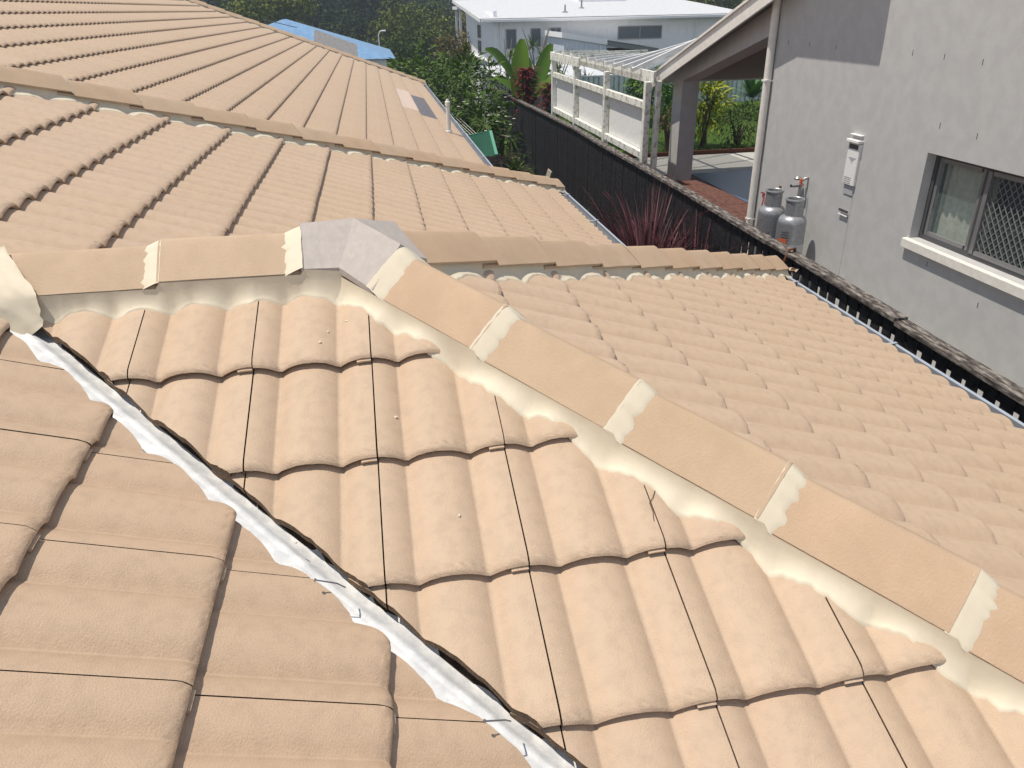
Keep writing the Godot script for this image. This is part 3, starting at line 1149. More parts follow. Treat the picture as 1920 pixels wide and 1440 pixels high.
func build_eaves() -> void:
	for q: Array in [[2.985, -1.915, -5.42, 1.2], [2.005, -1.91, -8.75, -5.3], [1.405, -1.89, -23.3, -8.6]]:
		var x: float = q[0]
		var y: float = q[1]
		var z0: float = q[2]
		var z1: float = q[3]
		var mb := MB.new()
		var sec: Array = [Vector2(x - 0.025, y - 0.02), Vector2(x - 0.025, y - 0.11), Vector2(x + 0.07, y - 0.11), Vector2(x + 0.085, y - 0.03), Vector2(x + 0.085, y - 0.005), Vector2(x + 0.075, y + 0.004), Vector2(x + 0.062, y - 0.002), Vector2(x + 0.064, y - 0.03), Vector2(x + 0.055, y - 0.1), Vector2(x - 0.012, y - 0.1), Vector2(x - 0.012, y - 0.02)]
		for k in sec.size() - 1:
			var a: Vector2 = sec[k]
			var b: Vector2 = sec[k + 1]
			var t := (b - a).normalized()
			mb.quad(Vector3(a.x, a.y, z0), Vector3(b.x, b.y, z0), Vector3(b.x, b.y, z1), Vector3(a.x, a.y, z1), Vector3(-t.y, t.x, 0) * -1.0 if k < 5 else Vector3(-t.y, t.x, 0))
		var g := obj("gutter", mb, mats.gutter, house)
		g.position = -house.position
		var z := z0 + 0.4
		while z < z1:
			var st := MB.new()
			st.bar(Vector3(x - 0.06, y + 0.0, z), Vector3(x + 0.08, y + 0.008, z), 0.022, 0.003)
			obj("gutter_strap", st, mats.gutter, g)
			z += 1.2
		var w := MB.new()
		w.box(Vector3(x - 0.05, y - 0.08, (z0 + z1) * 0.5), Vector3(0.025, 0.2, z1 - z0 - 0.1))
		w.box(Vector3(x - 0.3, y - 0.17, (z0 + z1) * 0.5), Vector3(0.5, 0.02, z1 - z0 - 0.1))
		obj("fascia", w, mats.white, house).position = -house.position
		var wb := MB.new()
		wb.box(Vector3(x - 3.0, (y - 0.2 - 4.35) * 0.5, (z0 + z1) * 0.5), Vector3(5.0, 4.15 + y, z1 - z0 - 0.9))
		obj("wall", wb, mats.brick, house).position = -house.position
	# white vent pipe through the far slope
	var vp := MB.new()
	var at := Vector3(1.15, plane_y(FR3, 1.15, -12.7), -12.7)
	vp.lathe(PackedVector2Array([Vector2(0.055, -0.05), Vector2(0.055, 0.055), Vector2(0.05, 0.062), Vector2(0.036, 0.064), Vector2(0.034, 0.44), Vector2(0.042, 0.442), Vector2(0.042, 0.50), Vector2(0.036, 0.508), Vector2(0.024, 0.515), Vector2(0.022, 0.54), Vector2(0.0, 0.545)]), at, 20)
	obj("vent_pipe", vp, mats.pvc, house).position = -house.position
	# back slope that closes the roof beyond its ridge
	var bs := MB.new()
	bs.quad(Vector3(-5, 0.91, 1.2), Vector3(-5, 0.91, -1.8), Vector3(-9, -0.7, -1.8), Vector3(-9, -0.7, 1.2), Vector3.UP)
	bs.quad(Vector3(-5, 0.68, -1.8), Vector3(-5, 0.68, -19.6), Vector3(-9, -0.9, -19.6), Vector3(-9, -0.9, -1.8), Vector3.UP)
	var br := obj("roof_slope", bs, mats.tile2, house)
	br.position = -house.position

# ---------------------------------------------------------------- everything round the house
func build_rest() -> void:
	build_land()
	build_fence()
	build_neighbour()
	build_gas()
	build_pergola()
	build_patio()
	build_white_house()
	build_blue_house()
	build_near_garden()
	build_far_garden()
	build_trees()

func land_y(x: float, z: float) -> float:
	var d := -z
	var y := -4.3
	y = lerpf(y, -8.5, smoothstep(30.0, 60.0, d))
	y = lerpf(y, 11.0, smoothstep(95.0, 260.0, d))
	y += noise_a.get_noise_2d(x * 0.02, z * 0.02) * 1.2 * smoothstep(35.0, 70.0, d)
	return y

func build_land() -> void:
	var mb := MB.new()
	var rows: Array = []
	for i in 61:
		var row := PackedVector3Array()
		var z := 60.0 - 480.0 * i / 60.0
		for j in 51:
			var x := -250.0 + 500.0 * j / 50.0
			row.append(Vector3(x, land_y(x, z), z))
		rows.append(row)
	mb.grid(rows, Vector3.UP)
	struct("ground", mb, mats.ground)
	# the narrow side yard between house and fence
	var y := MB.new()
	y.box(Vector3(3.2, -4.34, -12), Vector3(2.3, 0.1, 34))
	struct("garden_soil", y, mats.soil)

# ---------------------------------------------------------------- dark paling fence
func fence_top(z: float) -> float:
	var pts: Array = [[-29.5, -2.60], [-22.5, -2.52], [-17.75, -2.44], [-14.6, -2.47], [-11.0, -2.45], [-8.66, -2.47], [-6.2, -2.51], [-4.1, -2.545], [3.0, -2.62]]
	for k in pts.size() - 1:
		if z <= pts[k + 1][0]:
			return lerpf(pts[k][1], pts[k + 1][1], (z - pts[k][0]) / (pts[k + 1][0] - pts[k][0]))
	return -2.6

func build_fence() -> void:
	var f := thing("paling_fence", "black stained timber paling fence with a weathered grey capping board", "fence", Vector3(4.4, -4.3, -12))
	var off := -f.position
	var protos: Array = []
	for k in 5:
		var mb := MB.new()
		var w: float = [0.125, 0.128, 0.123, 0.127, 0.124][k]
		mb.cbox(Vector3(0, 0.9, 0), Vector3(0.015, 1.8, w), 0.003)
		protos.append(mb.mesh(mats.fence_black))
	var wide: Array = []
	for k in 3:
		var mb := MB.new()
		mb.cbox(Vector3(0, 0.9, 0), Vector3(0.015, 1.8, 0.143), 0.003)
		wide.append(mb.mesh(mats.fence_black))
	var z := 1.6
	while z > -29.3:
		var near := z > -8.7
		var o := add_mesh("paling", protos[rng.randi() % 5] if near else wide[rng.randi() % 3], f)
		var top := fence_top(z) - 0.035
		o.position = Vector3(rng.randf_range(-0.004, 0.004), 0, z) + Vector3(4.4, top - 1.8, 0) + off
		o.rotation = Vector3(rng.randf_range(-0.006, 0.006), rng.randf_range(-0.03, 0.03), 0)
		z -= 0.181 if near else 0.153
	z = 1.7
	while z > -29.4:
		var z2 := maxf(z - 2.4, -29.5)
		var t0 := fence_top(z)
		var t1 := fence_top(z2)
		var step := rng.randf_range(-0.012, 0.012)
		var cp := MB.new()
		cp.bar(Vector3(4.405, t0 - 0.018 + step, z - 0.004), Vector3(4.405, t1 - 0.018 + step, z2 + 0.004), 0.135, 0.04)
		obj("capping", cp, mats.fence_cap, f).position = off
		for h: float in [0.13, 1.35]:
			var rl := MB.new()
			rl.bar(Vector3(4.43, t0 - h, z), Vector3(4.43, t1 - h, z2), 0.038, 0.09)
			obj("rail", rl, mats.fence_black, f).position = off
		var ps := MB.new()
		ps.cbox(Vector3(4.47, t1 - 1.0, z2), Vector3(0.09, 1.9, 0.1), 0.004)
		obj("post", ps, mats.fence_black, f).position = off
		z = z2

# ---------------------------------------------------------------- grey rendered neighbour
func build_neighbour() -> void:
	var h := thing("rendered_house", "two storey pale grey rendered house behind the black fence", "house", Vector3(7, -3.6, -6))
	var off := -h.position
	# side strip of ground between fence and wall
	var sp := MB.new()
	sp.box(Vector3(5.1, -3.95, -4.6), Vector3(1.27, 0.76, 13.2))
	struct("side_path", sp, mats.gravel)
	var z0 := -7.29
	var z1 := -4.35
	var y0 := -2.36
	var y1 := -1.445
	var w := MB.new()
	var xf := 5.70
	w.box(Vector3(xf + 0.12, (y0 - 3.9) * 0.5, (-8.3 + 2.0) * 0.5), Vector3(0.24, y0 + 3.9, 10.3))
	w.box(Vector3(xf + 0.12, (y1 + 3.4) * 0.5, (-8.3 + 2.0) * 0.5), Vector3(0.24, 3.4 - y1, 10.3))
	w.box(Vector3(xf + 0.12, (y0 + y1) * 0.5, (-8.3 + z0) * 0.5), Vector3(0.24, y1 - y0, z0 + 8.3))
	w.box(Vector3(xf + 0.12, (y0 + y1) * 0.5, (z1 + 2.0) * 0.5), Vector3(0.24, y1 - y0, 2.0 - z1))
	var wo := obj("wall", w, mats.render, h)
	wo.position = off
	var w2 := MB.new()
	w2.box(Vector3(5.87, -0.4, -9.72), Vector3(0.24, 7.0, 2.84))
	w2.box(Vector3(7.75, -0.4, -11.02), Vector3(3.51, 7.0, 0.24))
	var wo2 := obj("wall", w2, mats.render, h)
	wo2.position = off
	# little dark weep slots in the render
	for s: Array in [[1, -0.507, -7.86], [1, -0.52, -7.36], [1, -0.54, -6.82], [1, -1.165, -7.20], [1, -1.19, -6.66], [0, -0.50, -10.62], [0, -0.50, -10.06], [0, -0.515, -9.42], [1, -2.55, -6.92], [1, -2.72, -6.1]]:
		var v := MB.new()
		v.box(Vector3((xf if s[0] == 1 else 5.75), s[1], s[2]), Vector3(0.004, 0.055, 0.008))
		obj("weep_slot", v, mats.frame_grey, wo if s[0] == 1 else wo2).position = Vector3.ZERO
	# window
	var fr := MB.new()
	var xw := xf + 0.14
	var zm := -6.53
	for q: Array in [[z0 + 0.025, z0, 0], [z1 - 0.025, z1, 0], [zm, zm, 0]]:
		fr.box(Vector3(xw, (y0 + y1) * 0.5, q[0]), Vector3(0.06, y1 - y0 - 0.004, 0.05))
	fr.box(Vector3(xw, y1 - 0.024, (z0 + z1) * 0.5), Vector3(0.058, 0.044, z1 - z0 - 0.1))
	fr.box(Vector3(xw, y0 + 0.024, (z0 + z1) * 0.5), Vector3(0.058, 0.044, z1 - z0 - 0.1))
	var win := obj("window", fr, mats.frame_grey, h)
	win.position = off
	win.set_meta("label", "grey framed sliding window with a diamond security screen")
	var sash := MB.new()
	for q: Array in [[z0 + 0.075, 0.04], [zm - 0.05, 0.05]]:
		sash.box(Vector3(xw + 0.005, (y0 + y1) * 0.5, q[0]), Vector3(0.04, y1 - y0 - 0.1, q[1]))
	sash.box(Vector3(xw + 0.005, y0 + 0.068, (z0 + zm) * 0.5), Vector3(0.04, 0.04, zm - z0 - 0.2))
	sash.box(Vector3(xw + 0.005, y1 - 0.068, (z0 + zm) * 0.5), Vector3(0.04, 0.04, zm - z0 - 0.2))
	obj("sash", sash, mats.frame_light, win)
	var pane := MB.new()
	pane.quad(Vector3(xw + 0.01, y0 + 0.08, z0 + 0.09), Vector3(xw + 0.01, y1 - 0.08, z0 + 0.09), Vector3(xw + 0.01, y1 - 0.08, zm - 0.07), Vector3(xw + 0.01, y0 + 0.08, zm - 0.07), Vector3(-1, 0, 0))
	obj("pane", pane, mats.glass, win)
	var pane2 := MB.new()
	pane2.quad(Vector3(xw + 0.02, y0 + 0.05, zm + 0.03), Vector3(xw + 0.02, y1 - 0.05, zm + 0.03), Vector3(xw + 0.02, y1 - 0.05, z1 - 0.05), Vector3(xw + 0.02, y0 + 0.05, z1 - 0.05), Vector3(-1, 0, 0))
	obj("pane", pane2, mats.glass, win)
	var sill := MB.new()
	sill.cbox(Vector3(xf + 0.035, y0 - 0.052, -5.6), Vector3(0.19, 0.10, 3.46), 0.006)
	obj("sill", sill, mats.render_trim, h).position = off
	# the room behind: closed and dark, with a sheer curtain on the left
	var room := MB.new()
	room.box(Vector3(7.4, -2.6, (z0 + z1) * 0.5), Vector3(0.1, 2.4, 4.2))
	room.box(Vector3(6.65, -1.35, (z0 + z1) * 0.5), Vector3(1.4, 0.1, 4.2))
	room.box(Vector3(6.65, -3.5, (z0 + z1) * 0.5), Vector3(1.4, 0.1, 4.2))
	room.box(Vector3(6.65, -2.42, z0 - 0.6), Vector3(1.4, 2.0, 0.1))
	room.box(Vector3(6.65, -2.42, z1 + 0.6), Vector3(1.4, 2.0, 0.1))
	obj("room", room, mats.dark_room, h).position = off
	var cu := MB.new()
	var rows: Array = []
	for k in 40:
		var zz := lerpf(z0 + 0.06, zm + 0.05, k / 39.0)
		var xx := xw + 0.09 + 0.012 * sin(k * 1.1) + 0.006 * sin(k * 0.37)
		rows.append(PackedVector3Array([Vector3(xx, y1, zz), Vector3(xx + 0.004, y0 + 0.3, zz), Vector3(xx, y0 + 0.02, zz)]))
	cu.grid(rows, Vector3(-1, 0, 0))
	obj("curtain", cu, mats.curtain, win)
	# diamond security screen
	var sc := MB.new()
	var xs := xw - 0.012
	for q: Array in [[zm + 0.045, 0.05], [z1 - 0.07, 0.05]]:
		sc.box(Vector3(xs - 0.012, (y0 + y1) * 0.5, q[0]), Vector3(0.03, y1 - y0 - 0.1, q[1]))
	sc.box(Vector3(xs - 0.012, y0 + 0.066, (zm + z1) * 0.5), Vector3(0.03, 0.04, z1 - zm - 0.17))
	sc.box(Vector3(xs - 0.012, y1 - 0.066, (zm + z1) * 0.5), Vector3(0.03, 0.04, z1 - zm - 0.17))
	obj("screen_frame", sc, mats.frame_light, win)
	var dm := MB.new()
	var za := zm + 0.07
	var zb := z1 - 0.095
	var ya := y0 + 0.085
	var yb := y1 - 0.085
	var pitch := 0.077
	var slope := 1.25
	for sg: float in [-1.0, 1.0]:
		var c := -40
		while c < 80:
			# y = ya + sg * slope * (z - za) + c * pitch
			var pts: Array = []
			var zz := za
			var base := ya + c * pitch * slope
			# clip the line to the rectangle
			var zlo := za
			var zhi := zb
			if sg > 0:
				zlo = maxf(za, za + (ya - base) / slope)
				zhi = minf(zb, za + (yb - base) / slope)
			else:
				zlo = maxf(za, za + (base - yb) / slope)
				zhi = minf(zb, za + (base - ya) / slope)
			if zhi > zlo + 0.01:
				var p := Vector3(xs + (0.003 if sg > 0 else -0.003), base + sg * slope * (zlo - za), zlo)
				var q := Vector3(xs + (0.003 if sg > 0 else -0.003), base + sg * slope * (zhi - za), zhi)
				dm.bar(p, q, 0.007, 0.0055, Vector3(1, 0, 0))
			c += 1
	obj("security_mesh", dm, mats.grille, win)
	# upper eave over the set-back part of the wall, just above the picture
	var ev := MB.new()
	ev.box(Vector3(5.505, 0.78, -9.85), Vector3(0.49, 0.3, 2.66))
	obj("eave", ev, mats.render_trim, h).position = off
	# downpipe at the wall's corner
	var dp := MB.new()
	dp.tube(PackedVector3Array([Vector3(5.69, -3.6, -10.98), Vector3(5.69, 0.7, -10.98)]), PackedFloat32Array([0.056, 0.056]), 16)
	var dpo := obj("downpipe", dp, mats.render_trim, h)
	dpo.position = off
	for yy: float in [-1.02, -3.05]:
		var st := MB.new()
		st.box(Vector3(5.695, yy, -10.98), Vector3(0.13, 0.022, 0.125))
		obj("bracket", st, mats.white, dpo)
	# flush box with a slot, louvres and a small square opening
	var mbx := MB.new()
	mbx.cbox(Vector3(5.735, -1.80, -8.62), Vector3(0.05, 0.50, 0.24), 0.008)
	var mo := obj("service_box", mbx, mats.white, h)
	mo.position = off
	var cap := MB.new()
	cap.cbox(Vector3(5.715, -1.525, -8.62), Vector3(0.085, 0.035, 0.25), 0.005)
	cap.cbox(Vector3(5.73, -1.455, -8.62), Vector3(0.05, 0.012, 0.23), 0.003)
	obj("lid", cap, mats.white, mo)
	var sl := MB.new()
	sl.box(Vector3(5.709, -1.590, -8.62), Vector3(0.004, 0.055, 0.185))
	obj("slot", sl, mats.frame_grey, mo)
	for k in 4:
		var lv := MB.new()
		lv.box(Vector3(5.709, -1.96 - 0.022 * k, -8.64), Vector3(0.003, 0.005, 0.15))
		obj("louvre", lv, mats.frame_light, mo)
	for q: Array in [[-1.725, 0.14, 0.018], [-1.745, 0.07, 0.02], [-1.772, 0.014, 0.03]]:
		var pm := MB.new()
		pm.box(Vector3(5.709, q[0], -8.61), Vector3(0.003, q[2], q[1]))
		obj("printed_mark", pm, mats.print_grey, mo)
	var sq := MB.new()
	sq.box(Vector3(5.745, -2.115, -8.62), Vector3(0.02, 0.11, 0.20))
	obj("grey_plate", sq, mats.print_grey, h).position = off
	var duct := MB.new()
	duct.box(Vector3(5.756, -2.86, -8.62), Vector3(0.02, 1.35, 0.22))
	obj("duct_cover", duct, mats.render, h).position = off
	var sl2 := MB.new()
	sl2.box(Vector3(5.722, -2.375, -8.62), Vector3(0.012, 0.03, 0.19))
	obj("slot", sl2, mats.frame_grey, h).position = off
	var sl3 := MB.new()
	sl3.box(Vector3(5.722, -2.43, -8.62), Vector3(0.012, 0.012, 0.19))
	obj("slot", sl3, mats.white, h).position = off
	# roof above, out of the picture, so that the building is closed
	var rf := MB.new()
	rf.box(Vector3(9.0, 3.3, -4.5), Vector3(6.4, 0.2, 13.4))
	obj("roof", rf, mats.poly, h).position = off
	# covered patio: column, sloping beam, roof with its barge board
	var co := MB.new()
	co.cbox(Vector3(5.92, -2.275, -14.62), Vector3(0.34, 1.75, 0.45), 0.006)
	obj("column", co, mats.render, h).position = off
	var bm := MB.new()
	var prof_b: Array = [Vector2(-14.845, -1.40), Vector2(-14.845, -1.19), Vector2(-11.14, -0.02), Vector2(-11.14, -0.42), Vector2(-14.39, -1.29), Vector2(-14.39, -1.40)]
	prism_x(bm, prof_b, 5.752, 6.088)
	obj("beam", bm, mats.render, h).position = off
	var ro := MB.new()
	var sec: Array = [Vector2(-15.5, -1.415), Vector2(-15.5, -1.335), Vector2(-11.15, 0.09), Vector2(-11.15, 0.0)]
	prism_x(ro, sec, 5.49, 9.8)
	obj("patio_roof", ro, mats.poly, h).position = off
	var so := MB.new()
	prism_x(so, [Vector2(-15.0, -1.34), Vector2(-15.0, -1.28), Vector2(-11.15, -0.02), Vector2(-11.15, -0.09)], 6.09, 9.75)
	obj("soffit", so, mats.soffit, h).position = off
	var bb := MB.new()
	prism_x(bb, [Vector2(-15.57, -1.58), Vector2(-15.57, -1.355), Vector2(-10.4, 0.341), Vector2(-10.4, 0.11)], 5.45, 5.485)
	prism_x(bb, [Vector2(-15.58, -1.365), Vector2(-15.58, -1.325), Vector2(-10.4, 0.371), Vector2(-10.4, 0.331)], 5.42, 5.53)
	obj("barge_board", bb, mats.render_trim, h).position = off
	var pw := MB.new()
	pw.box(Vector3(9.86, -1.6, -13.1), Vector3(0.2, 3.4, 3.9))
	obj("wall", pw, mats.render, h).position = off

func prism_x(mb: MB, sec: Array, x0: float, x1: float) -> void:
	# a profile of (z, y) points drawn out along x; convex or nearly so
	var mid := Vector2.ZERO
	for q: Vector2 in sec:
		mid += q / sec.size()
	for k in sec.size():
		var a: Vector2 = sec[k]
		var b: Vector2 = sec[(k + 1) % sec.size()]
		var out := (a + b) * 0.5 - mid
		var t := b - a
		var nn := Vector2(-t.y, t.x)
		if nn.dot(out) < 0:
			nn = -nn
		mb.quad(Vector3(x0, a.y, a.x), Vector3(x1, a.y, a.x), Vector3(x1, b.y, b.x), Vector3(x0, b.y, b.x), Vector3(0, nn.y, nn.x))
	var tri := Geometry2D.triangulate_polygon(PackedVector2Array(sec))
	for k in range(0, tri.size(), 3):
		for x: float in [x0, x1]:
			var p: Array[Vector3] = []
			for m in 3:
				var q: Vector2 = sec[tri[k + m]]
				p.append(Vector3(x, q.y, q.x))
			mb.tri(p[0], p[1], p[2], Vector3(-1 if x == x0 else 1, 0, 0))

func build_gas() -> void:
	var proto: Node3D = null
	var spots: Array = [[Vector3(5.41, -3.57, -9.25), 0.0, "silver gas bottle nearer the window, in front of the other one"], [Vector3(5.40, -3.57, -9.80), -1.5, "silver gas bottle nearer the downpipe, half behind the other one"]]
	for s: Array in spots:
		var t: Node3D
		if proto == null:
			t = thing("gas_bottle", s[2], "gas bottle", s[0], "gas bottles against the grey wall")
			proto = t
			var b := MB.new()
			var pf := PackedVector2Array([Vector2(0.0, 0.05), Vector2(0.14, 0.03), Vector2(0.17, 0.05), Vector2(0.187, 0.12)])
			pf.append(Vector2(0.187, 0.90))
			for k in 9:
				var a := PI * 0.5 * k / 8.0
				pf.append(Vector2(0.187 - 0.085 * (1.0 - cos(a)), 0.90 + 0.11 * sin(a)))
			pf.append(Vector2(0.0, 1.03))
			b.lathe(pf, Vector3.ZERO, 40)
			obj("body", b, mats.bottle, t)
			var c := MB.new()
			c.lathe(PackedVector2Array([Vector2(0.112, 1.0), Vector2(0.112, 1.19), Vector2(0.122, 1.20), Vector2(0.126, 1.215), Vector2(0.122, 1.23), Vector2(0.112, 1.232), Vector2(0.104, 1.225), Vector2(0.102, 1.19), Vector2(0.102, 1.0)]), Vector3.ZERO, 32)
			obj("collar", c, mats.bottle, t)
			var vl := MB.new()
			vl.tube(PackedVector3Array([Vector3(0, 1.0, 0), Vector3(0, 1.12, 0)]), PackedFloat32Array([0.022, 0.018]), 10)
			vl.tube(PackedVector3Array([Vector3(0, 1.12, 0), Vector3(0, 1.15, 0)]), PackedFloat32Array([0.034, 0.034]), 10)
			obj("valve", vl, mats.brass, t)
			var ft := MB.new()
			ft.lathe(PackedVector2Array([Vector2(0.16, 0.0), Vector2(0.165, 0.06), Vector2(0.155, 0.06), Vector2(0.15, 0.0)]), Vector3.ZERO, 32)
			obj("foot_ring", ft, mats.bottle, t)
			obj("label_band", patch(0.1885, 0.46, 0.64, 0.4, 3.5), mats.bottle_band, t)
			obj("warning_label", patch(0.1898, 0.55, 0.72, 2.3, 2.95), mats.orange, t)
			for k in 3:
				obj("printed_line", patch(0.1899, 0.53 - 0.03 * k, 0.542 - 0.03 * k, 2.2, 2.8 - 0.1 * k), mats.navy, t)
			for k in 4:
				obj("printed_line", patch(0.1885, 0.80 - 0.035 * k, 0.812 - 0.035 * k, 2.2, 2.75), mats.frame_grey, t)
		else:
			t = proto.duplicate()
			t.name = numbered("gas_bottle")
			add_child(t, true)
			t.set_meta("label", s[2])
			t.position = s[0]
		t.rotation.y = s[1]
	# regulator and pipe on the wall
	var rg := thing("gas_regulator", "gas regulator with a red tap on the wall above the gas bottles", "gas regulator", Vector3(5.75, -3.0, -9.70))
	var off := -rg.position
	var p := MB.new()
	p.tube(PackedVector3Array([Vector3(5.70, -3.57, -9.45), Vector3(5.70, -2.28, -9.52)]), PackedFloat32Array([0.007, 0.007]), 6)
	obj("pipe", p, mats.frame_light, rg).position = off
	var v := MB.new()
	v.tube(PackedVector3Array([Vector3(5.66, -2.75, -9.62), Vector3(5.66, -2.20, -9.60), Vector3(5.70, -2.16, -9.58), Vector3(5.75, -2.15, -9.58)]), PackedFloat32Array([0.026, 0.02, 0.02, 0.02]), 10)
	v.tube(PackedVector3Array([Vector3(5.62, -2.28, -9.72), Vector3(5.66, -2.24, -9.56)]), PackedFloat32Array([0.026, 0.026]), 10)
	v.lathe(PackedVector2Array([Vector2(0.0, -0.03), Vector2(0.045, -0.02), Vector2(0.05, 0.0), Vector2(0.03, 0.025), Vector2(0.0, 0.03)]), Vector3(5.65, -2.17, -9.68), 14)
	obj("valve", v, mats.steel, rg).position = off
	var rd := MB.new()
	rd.cbox(Vector3(5.64, -2.20, -9.57), Vector3(0.03, 0.09, 0.035), 0.006)
	obj("tap_handle", rd, mats.orange, rg).position = off
	var bk := MB.new()
	bk.lathe(PackedVector2Array([Vector2(0.0, -0.02), Vector2(0.022, -0.015), Vector2(0.022, 0.015), Vector2(0.0, 0.02)]), Vector3(5.62, -2.29, -9.76), 10)
	obj("knob", bk, mats.black, rg).position = off
	# red hoses and brass taps by the downpipe
	var hs := thing("gas_hose", "pair of dull red gas hoses with taps hanging beside the downpipe", "hose", Vector3(5.7, -3.3, -10.5))
	off = -hs.position
	for k in 2:
		var hm := MB.new()
		var path := PackedVector3Array()
		for i in 12:
			var t2 := i / 11.0
			path.append(Vector3(5.66 - 0.05 * sin(t2 * PI), -2.62 - 0.95 * t2, -10.52 - 0.12 * k + sin(t2 * 2.6 + k) * 0.08))
		var rr := PackedFloat32Array()
		rr.resize(12)
		rr.fill(0.011)
		hm.tube(path, rr, 8)
		obj("hose", hm, mats.hose, hs).position = off
		var tp := MB.new()
		tp.cbox(Vector3(5.66, -2.60, -10.45 - 0.14 * k), Vector3(0.035, 0.08, 0.03), 0.006)
		tp.cbox(Vector3(5.64, -2.56, -10.46 - 0.14 * k), Vector3(0.05, 0.02, 0.02), 0.004)
		obj("tap", tp, mats.steel if k == 0 else mats.hose, hs).position = off
	var br := MB.new()
	br.box(Vector3(5.742, -2.46, -10.28), Vector3(0.012, 0.12, 0.05))
	obj("brass_plate", br, mats.brass, hs).position = off
	var pp := MB.new()
	pp.tube(PackedVector3Array([Vector3(5.70, -3.57, -10.36), Vector3(5.70, -2.62, -10.34)]), PackedFloat32Array([0.018, 0.018]), 8)
	obj("pipe", pp, mats.white, hs).position = off

func patch(r: float, y0: float, y1: float, a0: float, a1: float) -> MB:
	var mb := MB.new()
	for k in 12:
		var a := lerpf(a0, a1, k / 12.0)
		var b := lerpf(a0, a1, (k + 1) / 12.0)
		var da := Vector3(cos(a), 0, sin(a))
		var db := Vector3(cos(b), 0, sin(b))
		mb.trin(da * r + Vector3.UP * y0, da * r + Vector3.UP * y1, db * r + Vector3.UP * y1, da, da, db)
		mb.trin(da * r + Vector3.UP * y0, db * r + Vector3.UP * y1, db * r + Vector3.UP * y0, da, db, db)
	return mb

# ---------------------------------------------------------------- pergola behind the fence
func build_pergola() -> void:
	var p := thing("pergola", "old white timber pergola with three screen panels and mould stained beams", "pergola", Vector3(5.0, -3.2, -18))
	var off := -p.position
	var zs: Array = [-21.95, -19.45, -16.8, -14.15]
	for k in 4:
		var m := MB.new()
		var top: float = -1.10 if k == 0 else -1.26
		m.cbox(Vector3(4.985, (top - 3.6) * 0.5, zs[k]), Vector3(0.12, top + 3.6, 0.12), 0.008)
		if k == 3:
			m.cbox(Vector3(5.18, -2.4, zs[k] + 0.03), Vector3(0.10, 2.3, 0.10), 0.008)
		obj("post", m, mats.old_white if k > 0 else mats.panel_white, p).position = off
	for k in 3:
		var z0: float = zs[k] + 0.065
		var z1: float = zs[k + 1] - 0.065
		var zc := (z0 + z1) * 0.5
		var len := z1 - z0
		for q: Array in [[-1.675, 0.13], [-2.585, 0.13]]:
			var r := MB.new()
			r.cbox(Vector3(4.99, q[0], zc), Vector3(0.09, q[1], len), 0.005)
			obj("rail", r, mats.old_white, p).position = off
		var pn := MB.new()
		pn.box(Vector3(5.055, -2.13, zc - 0.02), Vector3(0.012, 0.80, len - 0.07))
		obj("screen_panel", pn, mats.panel_white, p).position = off
	var bm := MB.new()
	bm.cbox(Vector3(5.075, -1.19, -18.02), Vector3(0.05, 0.21, 7.95), 0.004)
	bm.cbox(Vector3(4.90, -1.20, -20.4), Vector3(0.045, 0.20, 3.1), 0.004)
	obj("beam", bm, mats.old_white, p).position = off
	var eb := MB.new()
	eb.cbox(Vector3(6.35, -1.20, -21.9), Vector3(2.6, 0.16, 0.05), 0.004)
	obj("beam", eb, mats.old_white, p).position = off
	# rafters fan from the beam up to the purlin
	var raf: Array = [[-17.25, Vector3(6.2, -1.03, -18.04)], [-16.56, Vector3(6.2, -0.95, -17.29)], [-15.93, Vector3(6.2, -0.86, -16.58)], [-15.34, Vector3(6.2, -0.79, -15.85)], [-14.75, Vector3(6.2, -0.65, -15.1)], [-17.95, Vector3(6.2, -1.06, -18.75)], [-18.7, Vector3(6.2, -1.07, -19.5)], [-19.5, Vector3(6.2, -1.09, -20.2)], [-20.4, Vector3(6.2, -1.10, -20.9)], [-21.3, Vector3(6.2, -1.11, -21.5)]]
	for q: Array in raf:
		var a := Vector3(4.93, -1.075, q[0])
		var e: Vector3 = q[1]
		var dirv := e - a
		var r := MB.new()
		r.bar(a - dirv * 0.05, a + dirv * (1.9 if q[0] > -17.5 else 1.15), 0.04, 0.07)
		obj("rafter", r, mats.white if q[0] > -18.0 else mats.old_white, p).position = off
	for f: float in [1.0, 1.85]:
		var path: Array = []
		for q: Array in [raf[9], raf[5], raf[0], raf[2], raf[4]]:
			var a := Vector3(4.93, -1.12, q[0])
			var e: Vector3 = q[1]
			if f > 1.0 and q[0] < -17.5:
				continue
			path.append(a.lerp(e, f) - Vector3(0, 0.045, 0) if f <= 1.0 else a + (e - a) * f - Vector3(0, 0.03, 0))
		var pu := MB.new()
		for k in path.size() - 1:
			pu.bar(path[k], path[k + 1], 0.05, 0.07)
		obj("purlin", pu, mats.old_white, p).position = off
	# grey roofing laid under the rafters
	var sh := MB.new()
	var rows: Array = []
	for q: Array in [raf[9], raf[8], raf[7], raf[6], raf[5], raf[0], raf[1], raf[2], raf[3], raf[4]]:
		var a := Vector3(5.0, -1.19, q[0])
		var e: Vector3 = q[1] - Vector3(0, 0.12, 0)
		rows.append(PackedVector3Array([a, a.lerp(e, 0.5), e, a + (e - a) * (1.8 if q[0] > -17.5 else 1.1)]))
	sh.grid(rows, Vector3.UP)
	obj("roof_sheet", sh, mats.clear_sheet, p).position = off

